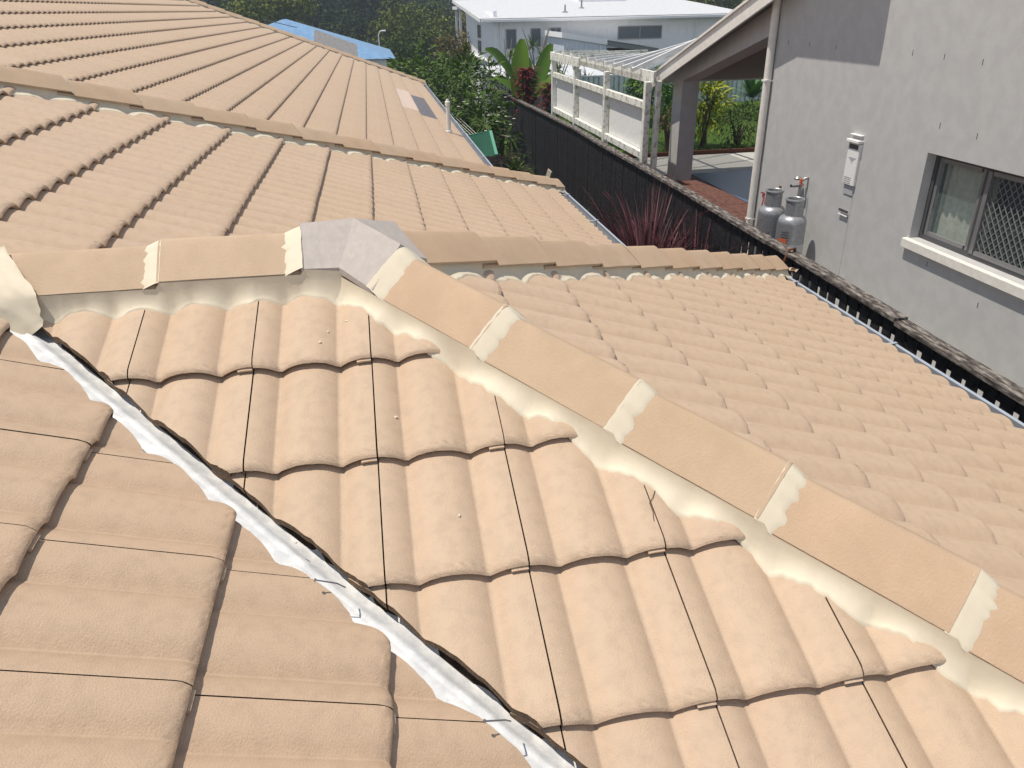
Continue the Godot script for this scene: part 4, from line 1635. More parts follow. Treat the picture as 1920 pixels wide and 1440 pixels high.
# ---------------------------------------------------------------- patio floor, lawn, rear fence
func build_patio() -> void:
	var base := MB.new()
	base.box(Vector3(7.2, -3.70, -13.1), Vector3(5.4, 1.04, 3.86))
	var bo := struct("patio_base", base, mats.soil)
	for i in 4:
		for j in 7:
			var m := MB.new()
			m.cbox(Vector3(4.68 + 0.465 * i, -3.165 + rng.randf_range(-0.002, 0.002), -11.46 - 0.55 * j), Vector3(0.45, 0.045, 0.535), 0.005)
			obj("paver", m, mats.paver, bo)
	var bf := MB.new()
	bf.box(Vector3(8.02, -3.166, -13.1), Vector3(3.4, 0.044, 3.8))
	struct("patio_floor", bf, mats.shade_blue_floor)
	var sub := MB.new()
	sub.box(Vector3(9.2, -3.72, -16.06), Vector3(9.4, 1.06, 2.06))
	var so := struct("slab_bed", sub, mats.soil)
	var x := 4.75
	while x < 13.5:
		for k in 2:
			var m := MB.new()
			m.cbox(Vector3(x + 0.4, -3.178, -15.52 - 1.03 * k), Vector3(0.825, 0.05, 1.01), 0.008)
			obj("paving_slab", m, mats.gravel, so)
		x += 0.84
	var ed := MB.new()
	ed.box(Vector3(9.3, -3.2, -17.14), Vector3(9.6, 0.26, 0.07))
	struct("garden_edging", ed, mats.edging)
	var lw := MB.new()
	var rows: Array = []
	for i in 30:
		var row := PackedVector3Array()
		for j in 36:
			var px := 4.5 + 10.5 * j / 35.0
			var pz := -17.17 - 7.2 * i / 29.0
			row.append(Vector3(px, -3.13 + noise_a.get_noise_2d(px * 0.9, pz * 0.9) * 0.05 + 0.25 * smoothstep(-19.5, -23.5, pz), pz))
		rows.append(row)
	lw.grid(rows, Vector3.UP)
	struct("lawn", lw, mats.lawn)
	# blades on it
	var gr := MB.new()
	for k in 9000:
		var px := rng.randf_range(4.6, 13.0)
		var pz := rng.randf_range(-23.8, -17.25)
		var g := rng.randf()
		gr.col = Color(0.10, 0.19, 0.025).lerp(Color(0.16, 0.24, 0.05), g)
		var py := -3.14 + 0.25 * smoothstep(-19.5, -23.5, pz)
		gr.leaf(Vector3(px, py, pz), Vector3(rng.randf_range(-0.6, 0.6), 1, rng.randf_range(-0.6, 0.6)), Vector3(rng.randf() - 0.5, 0.2, rng.randf() - 0.5), rng.randf_range(0.05, 0.12), 0.02, 0.5, 2)
	var go := obj("grass", gr, mats.leaf)
	go.set_meta("kind", "stuff")
	tag(go, "short green lawn grass behind the pergola", "grass")
	# white ribbed metal fence at the back
	var f := thing("metal_fence", "white ribbed metal fence behind the patio garden", "fence", Vector3(9.5, -3.3, -24.4))
	var off := -f.position
	var board := MB.new()
	board.cbox(Vector3(0, 0.75, 0), Vector3(0.135, 1.5, 0.03), 0.012)
	var bmesh := board.mesh(mats.fence_white)
	x = 6.4
	while x < 16.0:
		var b := add_mesh("rib", bmesh, f)
		b.position = Vector3(x, -3.45, -24.4 + (0.012 if int(x * 6.0) % 2 == 0 else 0.0)) + off
		x += 0.165
	for px: float in [6.33, 7.2, 10.1, 12.6, 15.2]:
		var po := MB.new()
		po.cbox(Vector3(px, -2.6, -24.36), Vector3(0.13, 1.75, 0.09), 0.01)
		obj("post", po, mats.fence_white, f).position = off
	var back := MB.new()
	back.box(Vector3(11.2, -2.7, -24.44), Vector3(9.6, 1.48, 0.01))
	back.box(Vector3(11.2, -1.96, -24.4), Vector3(9.6, 0.05, 0.06))
	obj("rail", back, mats.fence_white, f).position = off

# ---------------------------------------------------------------- white house beyond
func build_white_house() -> void:
	var h := thing("white_house", "white clad two storey house with a low pitched white metal roof", "house", Vector3(14, -7, -50))
	var off := -h.position
	var w := MB.new()
	w.box(Vector3(14.0, -3.7, -46.1), Vector3(14.0, 6.2, 0.2))
	w.box(Vector3(7.1, -3.5, -52.6), Vector3(0.2, 6.7, 12.8))
	w.box(Vector3(14.0, -3.5, -59.1), Vector3(14.0, 6.8, 0.2))
	obj("wall", w, mats.white_clad, h).position = off
	# cover strips of the cladding
	var x := 7.6
	while x < 21.0:
		var m := MB.new()
		m.box(Vector3(x, -3.7, -45.985), Vector3(0.05, 6.1, 0.03))
		obj("cover_strip", m, mats.white_clad, h).position = off
		x += 1.2
	var ro := MB.new()
	var rows: Array = []
	var n := 340
	for k in n + 1:
		var xx := 6.15 + 15.6 * k / n
		var bump := 0.018 * cos(k * PI)
		rows.append(PackedVector3Array([Vector3(xx, -0.52 + bump, -45.3), Vector3(xx, 0.02 + bump, -52.3), Vector3(xx, 0.55 + bump, -59.6)]))
	ro.grid(rows, Vector3.UP)
	obj("roof", ro, mats.white_roof, h).position = off
	var un := MB.new()
	un.quad(Vector3(6.15, -0.56, -45.3), Vector3(21.75, -0.56, -45.3), Vector3(21.75, 0.50, -59.6), Vector3(6.15, 0.50, -59.6), Vector3.DOWN)
	obj("soffit", un, mats.white_clad, h).position = off
	var gu := MB.new()
	gu.cbox(Vector3(14.0, -0.63, -45.27), Vector3(15.6, 0.15, 0.13), 0.02)
	obj("gutter", gu, mats.grey_fascia if false else mats.white_metal, h).position = off
	var bg := MB.new()
	bg.bar(Vector3(6.13, -0.60, -45.3), Vector3(6.13, 0.48, -59.6), 0.04, 0.2)
	obj("barge_board", bg, mats.white, h).position = off
	for q: Array in [[7.35, -0.7, -7.0]]:
		var d := MB.new()
		d.tube(PackedVector3Array([Vector3(q[0], q[1], -45.9), Vector3(q[0], q[2], -45.9)]), PackedFloat32Array([0.05, 0.05]), 8)
		obj("downpipe", d, mats.white, h).position = off
	var d2 := MB.new()
	d2.tube(PackedVector3Array([Vector3(18.9, -0.7, -45.9), Vector3(18.9, -7.0, -45.9)]), PackedFloat32Array([0.05, 0.05]), 8)
	obj("downpipe", d2, mats.white, h).position = off
	for q: Array in [[7.66, 8.26, -1.07, -2.10, 1], [9.08, 9.66, -1.06, -2.02, 1], [10.22, 10.84, -1.05, -1.72, 2], [14.2, 16.85, -1.06, -1.76, 2]]:
		far_window(h, off, Vector3(q[0], q[3], -45.97), Vector3(q[1] - q[0], q[2] - q[3], 0), q[4])
	# side wall windows, double hung
	for zz: float in [-52.0]:
		var fm := MB.new()
		fm.box(Vector3(6.98, -1.75, zz), Vector3(0.05, 1.9, 2.0))
		var wo := obj("window", fm, mats.white, h)
		wo.position = off
		for a in 2:
			for b in 2:
				var pn := MB.new()
				pn.box(Vector3(6.95, -1.3 - 0.9 * a, zz - 0.42 + 0.84 * b), Vector3(0.02, 0.74, 0.68))
				obj("pane", pn, mats.far_glass, wo)
	var sl := MB.new()
	sl.box(Vector3(6.93, -2.85, -51.5), Vector3(0.16, 0.12, 11.0))
	obj("ledge", sl, mats.white, h).position = off
	# verandah at the far left corner
	var ve := MB.new()
	for q: Array in [[6.75, -60.6], [6.75, -63.2]]:
		ve.cbox(Vector3(q[0], -2.5, q[1]), Vector3(0.17, 5.2, 0.17), 0.01)
	ve.box(Vector3(7.6, 0.05, -61.9), Vector3(2.2, 0.22, 3.2))
	obj("verandah", ve, mats.white, h).position = off
	var vr := MB.new()
	vr.box(Vector3(6.75, -2.3, -61.9), Vector3(0.06, 0.08, 2.6))
	for k in 10:
		vr.box(Vector3(6.75, -2.85, -60.8 - 0.24 * k), Vector3(0.03, 1.05, 0.03))
	obj("railing", vr, mats.white, h).position = off
	for q: Array in [[11.55, -48.0, 0.42], [13.2, -50.5, 0.5]]:
		var vp := MB.new()
		var yb: float = -0.52 + (-45.3 - q[1]) * 0.075
		vp.tube(PackedVector3Array([Vector3(q[0], yb, q[1]), Vector3(q[0], yb + q[2], q[1])]), PackedFloat32Array([0.05, 0.04]), 8)
		vp.lathe(PackedVector2Array([Vector2(0.22, 0.0), Vector2(0.12, 0.07), Vector2(0.05, 0.1)]), Vector3(q[0], yb, q[1]), 12)
		obj("roof_vent", vp, mats.grey_fascia, h).position = off
	var ub := MB.new()
	ub.box(Vector3(15.9, 0.35, -56.5), Vector3(3.2, 1.0, 2.0))
	obj("upper_box", ub, mats.white_clad, h).position = off
	# side wing with a sloping parapet
	var wg := MB.new()
	prism_z(wg, [Vector2(9.84, -5.5), Vector2(9.84, -1.35), Vector2(12.1, -1.70), Vector2(12.1, -5.5)], -44.9, -41.0)
	obj("wing_wall", wg, mats.wing_clad, h).position = off
	for k in 9:
		var rb := MB.new()
		var xx := 10.0 + 0.25 * k
		rb.box(Vector3(xx, -3.6 + 0.0, -40.985), Vector3(0.03, 3.9 - (xx - 9.84) * 0.12, 0.02))
		obj("cover_strip", rb, mats.white_clad, h).position = off
	var wf := MB.new()
	prism_z(wf, [Vector2(9.7, -1.42), Vector2(9.7, -1.16), Vector2(12.1, -1.55), Vector2(12.1, -1.80)], -45.0, -40.9)
	obj("fascia", wf, mats.sunlit_white, h).position = off
	var wf2 := MB.new()
	prism_z(wf2, [Vector2(12.1, -1.86), Vector2(12.1, -1.60), Vector2(14.9, -2.04), Vector2(14.9, -2.26)], -45.0, -40.92)
	obj("fascia", wf2, mats.grey_fascia, h).position = off
	var wt := MB.new()
	prism_z(wt, [Vector2(12.1, -1.585), Vector2(12.1, -1.545), Vector2(14.95, -1.985), Vector2(14.95, -2.025)], -45.05, -40.85)
	obj("capping", wt, mats.white, h).position = off
	var wi := MB.new()
	wi.box(Vector3(13.5, -3.9, -44.0), Vector3(2.7, 3.6, 0.1))
	obj("wing_wall", wi, mats.soffit, h).position = off
	# low white roofed shed in front
	var sh := thing("garden_shed", "low flat white roof behind the banana plant", "shed", Vector3(7.4, -4.5, -34))
	off = -sh.position
	var sr := MB.new()
	rows = []
	for k in 90:
		var xx := 5.0 + 4.9 * k / 89.0
		rows.append(PackedVector3Array([Vector3(xx, -2.66 + 0.012 * cos(k * PI), -30.2), Vector3(xx, -2.45 + 0.012 * cos(k * PI), -38.2)]))
	sr.grid(rows, Vector3.UP)
	obj("roof", sr, mats.white_roof, sh).position = off
	var sw := MB.new()
	sw.box(Vector3(7.45, -3.7, -34.2), Vector3(4.6, 2.0, 7.7))
	obj("wall", sw, mats.grey_fascia, sh).position = off
	var sf := MB.new()
	sf.box(Vector3(7.45, -2.76, -30.22), Vector3(4.9, 0.14, 0.04))
	sf.box(Vector3(9.92, -2.66, -34.2), Vector3(0.04, 0.16, 8.0))
	obj("fascia", sf, mats.white, sh).position = off

func prism_z(mb: MB, sec: Array, z0: float, z1: float) -> void:
	var mid := Vector2.ZERO
	for q: Vector2 in sec:
		mid += q / sec.size()
	for k in sec.size():
		var a: Vector2 = sec[k]
		var b: Vector2 = sec[(k + 1) % sec.size()]
		var t := b - a
		var nn := Vector2(-t.y, t.x)
		if nn.dot((a + b) * 0.5 - mid) < 0:
			nn = -nn
		mb.quad(Vector3(a.x, a.y, z0), Vector3(a.x, a.y, z1), Vector3(b.x, b.y, z1), Vector3(b.x, b.y, z0), Vector3(nn.x, nn.y, 0))
	for z: float in [z0, z1]:
		for k in range(1, sec.size() - 1):
			mb.tri(Vector3(sec[0].x, sec[0].y, z), Vector3(sec[k].x, sec[k].y, z), Vector3(sec[k + 1].x, sec[k + 1].y, z), Vector3(0, 0, 1 if z == z1 else -1))

func far_window(h: Node3D, off: Vector3, at: Vector3, size: Vector3, panes: int) -> void:
	var fr := MB.new()
	var c := at + size * 0.5
	var t := 0.05
	fr.box(Vector3(c.x, at.y + t * 0.5, c.z), Vector3(size.x, t, 0.06))
	fr.box(Vector3(c.x, at.y + size.y - t * 0.5, c.z), Vector3(size.x, t, 0.06))
	for k in panes + 1:
		fr.box(Vector3(at.x + t * 0.5 + (size.x - t) * k / panes, c.y, c.z), Vector3(t, size.y - 2 * t, 0.058))
	var wo := obj("window", fr, mats.frame_light, h)
	wo.position = off
	for k in panes:
		var pn := MB.new()
		pn.box(Vector3(at.x + size.x * (k + 0.5) / panes, c.y, c.z - 0.005), Vector3(size.x / panes - t, size.y - 2 * t, 0.02))
		obj("pane", pn, mats.far_glass, wo)

func build_blue_house() -> void:
	var h := thing("blue_roofed_house", "house with a pale blue metal hip roof patched with grey sheets", "house", Vector3(-3, -8, -44))
	var off := -h.position
	var A := Vector3(-4.3, -0.3, -46)
	var R := Vector3(1.25, -2.15, -41.0)
	var L := Vector3(-9.85, -2.15, -41.0)
	var RB := Vector3(1.25, -2.15, -51.0)
	var LB := Vector3(-9.85, -2.15, -51.0)
	# front slope, laid as sheets between a and b along the eave
	var cuts: Array = [[0.0, 0.64, "blue_roof"], [0.64, 0.835, "grey_sheet"], [0.835, 1.0, "blue_roof"]]
	for q: Array in cuts:
		var m := MB.new()
		var n := int((q[1] - q[0]) * 60)
		for k in n:
			var a: float = lerpf(q[0], q[1], float(k) / n)
			var b: float = lerpf(q[0], q[1], float(k + 1) / n)
			var pa := slope_top(a, L, A, R)
			var pb := slope_top(b, L, A, R)
			var ea := L.lerp(R, a)
			var eb := L.lerp(R, b)
			var rise := Vector3(0, 0.005 if k % 2 == 0 else 0.0, 0)
			m.quad(ea + rise, eb + rise, pb + rise, pa + rise, Vector3.UP)
		var s := obj("roof_sheet", m, mats[q[2]], h)
		s.position = off
		if q[2] == "grey_sheet":
			s.set_meta("label", "bare grey patch of roofing between the blue sheets")
	var o := MB.new()
	o.tri(R, RB, A, Vector3(1, 1, 0))
	o.tri(L, LB, A, Vector3(-1, 1, 0))
	o.tri(LB, RB, A, Vector3(0, 1, -1))
	obj("roof", o, mats.blue_roof, h).position = off
	var w := MB.new()
	w.box(Vector3(-4.3, -5.3, -46), Vector3(10.2, 6.3, 9.2))
	obj("wall", w, mats.white_clad, h).position = off
	# television aerial
	var an := MB.new()
	var b0 := Vector3(-5.0, -1.25, -43.4)
	an.tube(PackedVector3Array([b0, b0 + Vector3(0, 1.0, 0)]), PackedFloat32Array([0.025, 0.025]), 6)
	an.tube(PackedVector3Array([b0 + Vector3(-0.1, 0.95, 0), b0 + Vector3(1.5, 0.55, 0.3)]), PackedFloat32Array([0.02, 0.02]), 6)
	for k in 8:
		var c := b0 + Vector3(-0.1, 0.95, 0).lerp(Vector3(1.5, 0.55, 0.3), (k + 0.5) / 8.0)
		an.tube(PackedVector3Array([c - Vector3(0, 0.02, 0.45), c + Vector3(0, 0.02, 0.45)]), PackedFloat32Array([0.012, 0.012]), 5)
	obj("aerial", an, mats.frame_grey, h).position = off

func slope_top(t: float, L: Vector3, A: Vector3, R: Vector3) -> Vector3:
	# the hip above the eave point at t, straight up the slope
	if t <= 0.5:
		return L.lerp(A, t * 2.0)
	return R.lerp(A, (1.0 - t) * 2.0)

# ---------------------------------------------------------------- plants
func rosette_mesh(n: int, length: float, width: float, droop: float, c0: Color, c1: Color, lift: float, base_r := 0.03, seg := 4) -> MB:
	var mb := MB.new()
	for k in n:
		var a := rng.randf() * TAU
		var el := lerpf(lift, 1.35, pow(rng.randf(), 1.2))
		var d := Vector3(cos(a) * cos(el), sin(el), sin(a) * cos(el))
		mb.col = c0.lerp(c1, rng.randf())
		mb.leaf(Vector3(cos(a), 0, sin(a)) * base_r * rng.randf(), d, Vector3.UP, length * rng.randf_range(0.65, 1.1), width * rng.randf_range(0.8, 1.15), droop * rng.randf_range(0.6, 1.3), seg, 0.4)
	return mb

func rosette(called: String, label: String, category: String, at: Vector3, n: int, length: float, width: float, droop: float, c0: Color, c1: Color, lift := 0.2, mat := "leaf", group := "", stem := 0.0) -> Node3D:
	var t := thing(called, label, category, at, group)
	var l := obj("leaves", rosette_mesh(n, length, width, droop, c0, c1, lift), mats[mat], t)
	if stem > 0.0:
		l.position.y = stem
		var s := MB.new()
		s.tube(PackedVector3Array([Vector3(0.03, 0, 0), Vector3(-0.02, stem * 0.5, 0.02), Vector3(0, stem + 0.02, 0)]), PackedFloat32Array([0.03, 0.024, 0.018]), 7)
		obj("stem", s, mats.bark, t)
	return t

# leaf clumps through a few ellipsoids, each [centre, radii]
func foliage(ells: Array, n: int, length: float, width: float, c0: Color, c1: Color, droop := 0.6, clumps := 40) -> MB:
	var mb := MB.new()
	var total := 0.0
	for e: Array in ells:
		total += e[1].x * e[1].y * e[1].z
	for e: Array in ells:
		var share := int(clumps * e[1].x * e[1].y * e[1].z / total) + 3
		var per := maxi(3, int(float(n) / clumps))
		for k in share:
			var v := Vector3(rng.randfn(), rng.randfn() * 0.9 + 0.15, rng.randfn()).normalized()
			var rr := pow(rng.randf(), 0.35)
			var cc: Vector3 = e[0] + v * e[1] * rr
			var tone := rng.randf()
			var cr: float = (e[1].x + e[1].y + e[1].z) / 3.0 * rng.randf_range(0.22, 0.36)
			for q in per:
				var d := Vector3(rng.randfn(), rng.randfn(), rng.randfn()).normalized()
				var p := cc + d * cr * pow(rng.randf(), 0.5)
				var out := (d + v * 0.7 + Vector3(0, 0.15, 0)).normalized()
				mb.col = c0.lerp(c1, clampf(tone * 0.65 + rng.randf() * 0.35, 0, 1))
				mb.leaf(p, out, Vector3(rng.randfn() * 0.5, 1, rng.randfn() * 0.5), length * rng.randf_range(0.7, 1.2), width * rng.randf_range(0.8, 1.2), droop, 2, 0.5)
	return mb

func bush(called: String, label: String, category: String, at: Vector3, ells: Array, n: int, length: float, width: float, c0: Color, c1: Color, mat := "leaf", group := "", clumps := 40) -> Node3D:
	var t := thing(called, label, category, at, group)
	obj("foliage", foliage(ells, n, length, width, c0, c1, 0.6, clumps), mats[mat], t)
	var b := MB.new()
	for k in 7:
		var e: Array = ells[k % ells.size()]
		var tip: Vector3 = e[0] + Vector3(rng.randf_range(-0.6, 0.6), rng.randf_range(-0.3, 0.5), rng.randf_range(-0.6, 0.6)) * e[1]
		b.tube(PackedVector3Array([Vector3(rng.randf_range(-0.05, 0.05), 0, rng.randf_range(-0.05, 0.05)), tip * 0.5 + Vector3(0, 0.1, 0), tip]), PackedFloat32Array([0.035, 0.022, 0.008]), 6)
	obj("branches", b, mats.bark, t)
	return t

func build_near_garden() -> void:
	# purple fountain grass against the fence
	for q: Array in [[Vector3(3.72, -4.3, -10.15), "dark purple fountain grass clump in front of the black fence, the fuller one", 1100, 1.85], [Vector3(3.95, -4.3, -8.95), "smaller purple fountain grass clump by the fence, nearer the roof's hip", 420, 1.75]]:
		var t := thing("fountain_grass", q[1], "ornamental grass", q[0], "purple fountain grass by the fence")
		var mb := MB.new()
		var pl := MB.new()
		for k in q[2]:
			var a := rng.randf() * TAU
			var el := rng.randf_range(0.7, 1.45)
			var d := Vector3(cos(a) * cos(el), sin(el), sin(a) * cos(el))
			mb.col = Color(0.05, 0.013, 0.018).lerp(Color(0.17, 0.065, 0.075), pow(rng.randf(), 2.0))
			mb.leaf(Vector3(cos(a), 0, sin(a)) * 0.3 * rng.randf(), d, Vector3.UP, q[3] * rng.randf_range(0.7, 1.25), 0.03, 1.5, 8, 0.35)
		obj("blades", mb, mats.leaf, t)
		for k in 16:
			var a := rng.randf() * TAU
			var d := Vector3(cos(a) * 0.42, 1.0, sin(a) * 0.42).normalized()
			var p0: Vector3 = d * q[3] * 1.0
			var tip := p0 + (d + Vector3(cos(a) * 0.5, -0.4, sin(a) * 0.5)).normalized() * 0.24
			pl.tube(PackedVector3Array([p0 * 0.5, p0, p0.lerp(tip, 0.5), tip]), PackedFloat32Array([0.002, 0.0025, 0.007, 0.002]), 6)
		obj("plumes", pl, mats.plume, t)
	# strappy plants along the fence
	var spots: Array = [[Vector3(3.55, -4.0, -20.2), "light green strappy clump beside the green clothes line", 60, 0.75], [Vector3(3.5, -4.05, -17.9), "fresh green lily clump behind the leaning pale board", 46, 0.7], [Vector3(3.55, -4.15, -16.0), "green strappy clump in front of the leaning pale board", 40, 0.7], [Vector3(3.75, -4.2, -14.9), "smaller strappy clump at the near end of the fence bed", 30, 0.75], [Vector3(3.6, -3.9, -22.6), "tall strappy clump under the frangipani's edge", 60, 0.9], [Vector3(3.95, -4.2, -16.9), "small lily clump close against the fence palings", 30, 0.6]]
	for s: Array in spots:
		rosette("lily_clump", s[1], "plant", s[0], s[2], s[3], 0.045, 1.0, Color(0.05, 0.10, 0.02), Color(0.17, 0.26, 0.06), 0.5, "leaf", "strappy plants along the fence")
	# leaning pale board
	var bd := MB.new()
	bd.cbox(Vector3(0, 0.48, 0), Vector3(0.03, 0.96, 0.17), 0.004)
	var bo := obj("timber_board", bd, mats.timber)
	tag(bo, "pale timber offcut board leaning among the lilies by the fence", "board")
	bo.position = Vector3(3.62, -4.25, -17.35)
	bo.rotation = Vector3(0.30, 0.3, -0.12)
	# timber edging of the bed
	var eg := MB.new()
	eg.cbox(Vector3(3.28, -4.1, -18.4), Vector3(0.06, 0.42, 5.2), 0.006)
	var ego := obj("sleeper_edging", eg, mats.pale_bark)
	tag(ego, "weathered timber sleeper edging of the fence bed", "garden edging")
	# folding clothes line with a green cover
	var cl := thing("clothes_line", "green framed folding clothes line hung with green shade cloth", "clothes line", Vector3(2.5, -4.3, -19))
	var off := -cl.position
	var A := Vector3(2.17, -2.76, -18.9)
	var B := Vector3(2.72, -2.68, -18.9)
	var C := Vector3(2.74, -3.12, -18.15)
	var D := Vector3(2.2, -3.2, -18.2)
	var fr := MB.new()
	fr.bar(A, B, 0.03, 0.03)
	fr.bar(B, C, 0.07, 0.05)
	obj("frame", fr, mats.green_pale, cl).position = off
	var ct := MB.new()
	var rows: Array = []
	for i in 9:
		var row := PackedVector3Array()
		for j in 9:
			var p := A.lerp(B, i / 8.0).lerp(D.lerp(C, i / 8.0), j / 8.0)
			p.y -= 0.05 * sin(PI * i / 8.0) * sin(PI * j / 8.0)
			row.append(p + Vector3(0, noise_a.get_noise_2d(i * 0.4, j * 0.4) * 0.03, 0))
		rows.append(row)
	ct.grid(rows, Vector3.UP)
	obj("cloth", ct, mats.green_cloth, cl).position = off
	for k in 4:
		var wr := MB.new()
		var p := A.lerp(B, 0.02 + 0.12 * k)
		wr.tube(PackedVector3Array([p, Vector3(1.95 + 0.09 * k, -2.66, -22.4)]), PackedFloat32Array([0.006, 0.006]), 5)
		obj("line", wr, mats.pvc, cl).position = off
	var arm := MB.new()
	arm.bar(Vector3(1.9, -2.66, -22.4), Vector3(2.35, -2.66, -22.4), 0.035, 0.035)
	arm.tube(PackedVector3Array([Vector3(2.1, -4.3, -22.42), Vector3(2.1, -2.66, -22.42)]), PackedFloat32Array([0.025, 0.025]), 8)
	arm.tube(PackedVector3Array([Vector3(2.45, -4.3, -18.92), Vector3(2.45, -2.72, -18.92)]), PackedFloat32Array([0.025, 0.025]), 8)
	obj("frame", arm, mats.green_pale, cl).position = off
	# frangipani at the far end of the house
	var fp := thing("frangipani", "dark green frangipani with white flowers at the far end of the tiled roof", "shrub", Vector3(2.9, -4.3, -24))
	off = -fp.position
	var ells: Array = [[Vector3(1.7, -2.15, -26.2), Vector3(1.5, 0.95, 1.2)], [Vector3(2.75, -2.25, -24.2), Vector3(1.15, 1.0, 1.5)], [Vector3(2.85, -2.75, -21.8), Vector3(0.95, 0.75, 1.2)], [Vector3(3.0, -2.95, -20.6), Vector3(0.7, 0.5, 0.8)]]
	obj("foliage", foliage(ells, 2600, 0.30, 0.085, Color(0.022, 0.050, 0.008), Color(0.105, 0.175, 0.028), 0.7, 110), mats.leaf_glossy, fp).position = off
	var br := MB.new()
	for k in 16:
		var e: Array = ells[k % 4]
		var tip: Vector3 = e[0] + Vector3(rng.randf_range(-0.7, 0.7), rng.randf_range(-0.2, 0.6), rng.randf_range(-0.7, 0.7)) * e[1]
		br.tube(PackedVector3Array([Vector3(2.8, -4.3, -23.8), Vector3(2.8, -3.3, -23.8).lerp(tip, 0.4), tip]), PackedFloat32Array([0.07, 0.045, 0.018]), 7)
	obj("branches", br, mats.pale_bark, fp).position = off
	for k in 26:
		var e: Array = ells[rng.randi() % 4]
		var v := Vector3(rng.randf_range(-0.7, 0.7), rng.randf_range(0.2, 1.0), rng.randf_range(0.0, 1.0)).normalized()
		var c: Vector3 = e[0] + v * e[1] * 1.08
		var fl := MB.new()
		for q in 5:
			var a := TAU * q / 5.0
			fl.col = Color(0.78, 0.76, 0.66)
			fl.leaf(Vector3.ZERO, Vector3(cos(a), 0.35, sin(a)), Vector3.UP, 0.055, 0.04, 0.3, 2)
		obj("flower", fl, mats.petal, fp).position = c + off
	# a vine stem hanging over the capping
	var vn := MB.new()
	vn.tube(PackedVector3Array([Vector3(4.5, -2.75, -7.5), Vector3(4.44, -2.44, -7.45), Vector3(4.36, -2.44, -7.42), Vector3(4.33, -2.6, -7.45), Vector3(4.34, -2.95, -7.55), Vector3(4.33, -3.3, -7.6)]), PackedFloat32Array([0.012, 0.016, 0.018, 0.016, 0.012, 0.006]), 7)
	var vo := obj("vine_stem", vn, mats.rust)
	tag(vo, "rusty brown dead vine looped over the fence capping", "vine")

func paddle(mb: MB, p0: Vector3, p1: Vector3, width: float, sag: float, face_dir: Vector3, seg := 9) -> void:
	# a banana leaf: two halves that fold along the midrib
	var rows: Array = []
	for k in seg + 1:
		var t := float(k) / seg
		var c := p0.lerp(p1, t) + Vector3(0, sag * 4.0 * t * (1.0 - t), 0)
		var d := (p1 - p0).normalized()
		var side := d.cross(face_dir).normalized()
		var w := width * 0.5 * pow(sin(PI * clampf(0.04 + 0.93 * t, 0, 1)), 0.55)
		var fold := face_dir.normalized() * w * 0.35
		rows.append(PackedVector3Array([c - side * w + fold + Vector3(0, noise_a.get_noise_2d(k * 1.7, p0.x * 9.0) * 0.06, 0), c - side * w * 0.5 + fold * 0.4, c, c + side * w * 0.5 + fold * 0.4, c + side * w + fold + Vector3(0, noise_a.get_noise_2d(k * 1.9, p0.z * 7.0) * 0.06, 0)]))
	mb.grid(rows, face_dir)

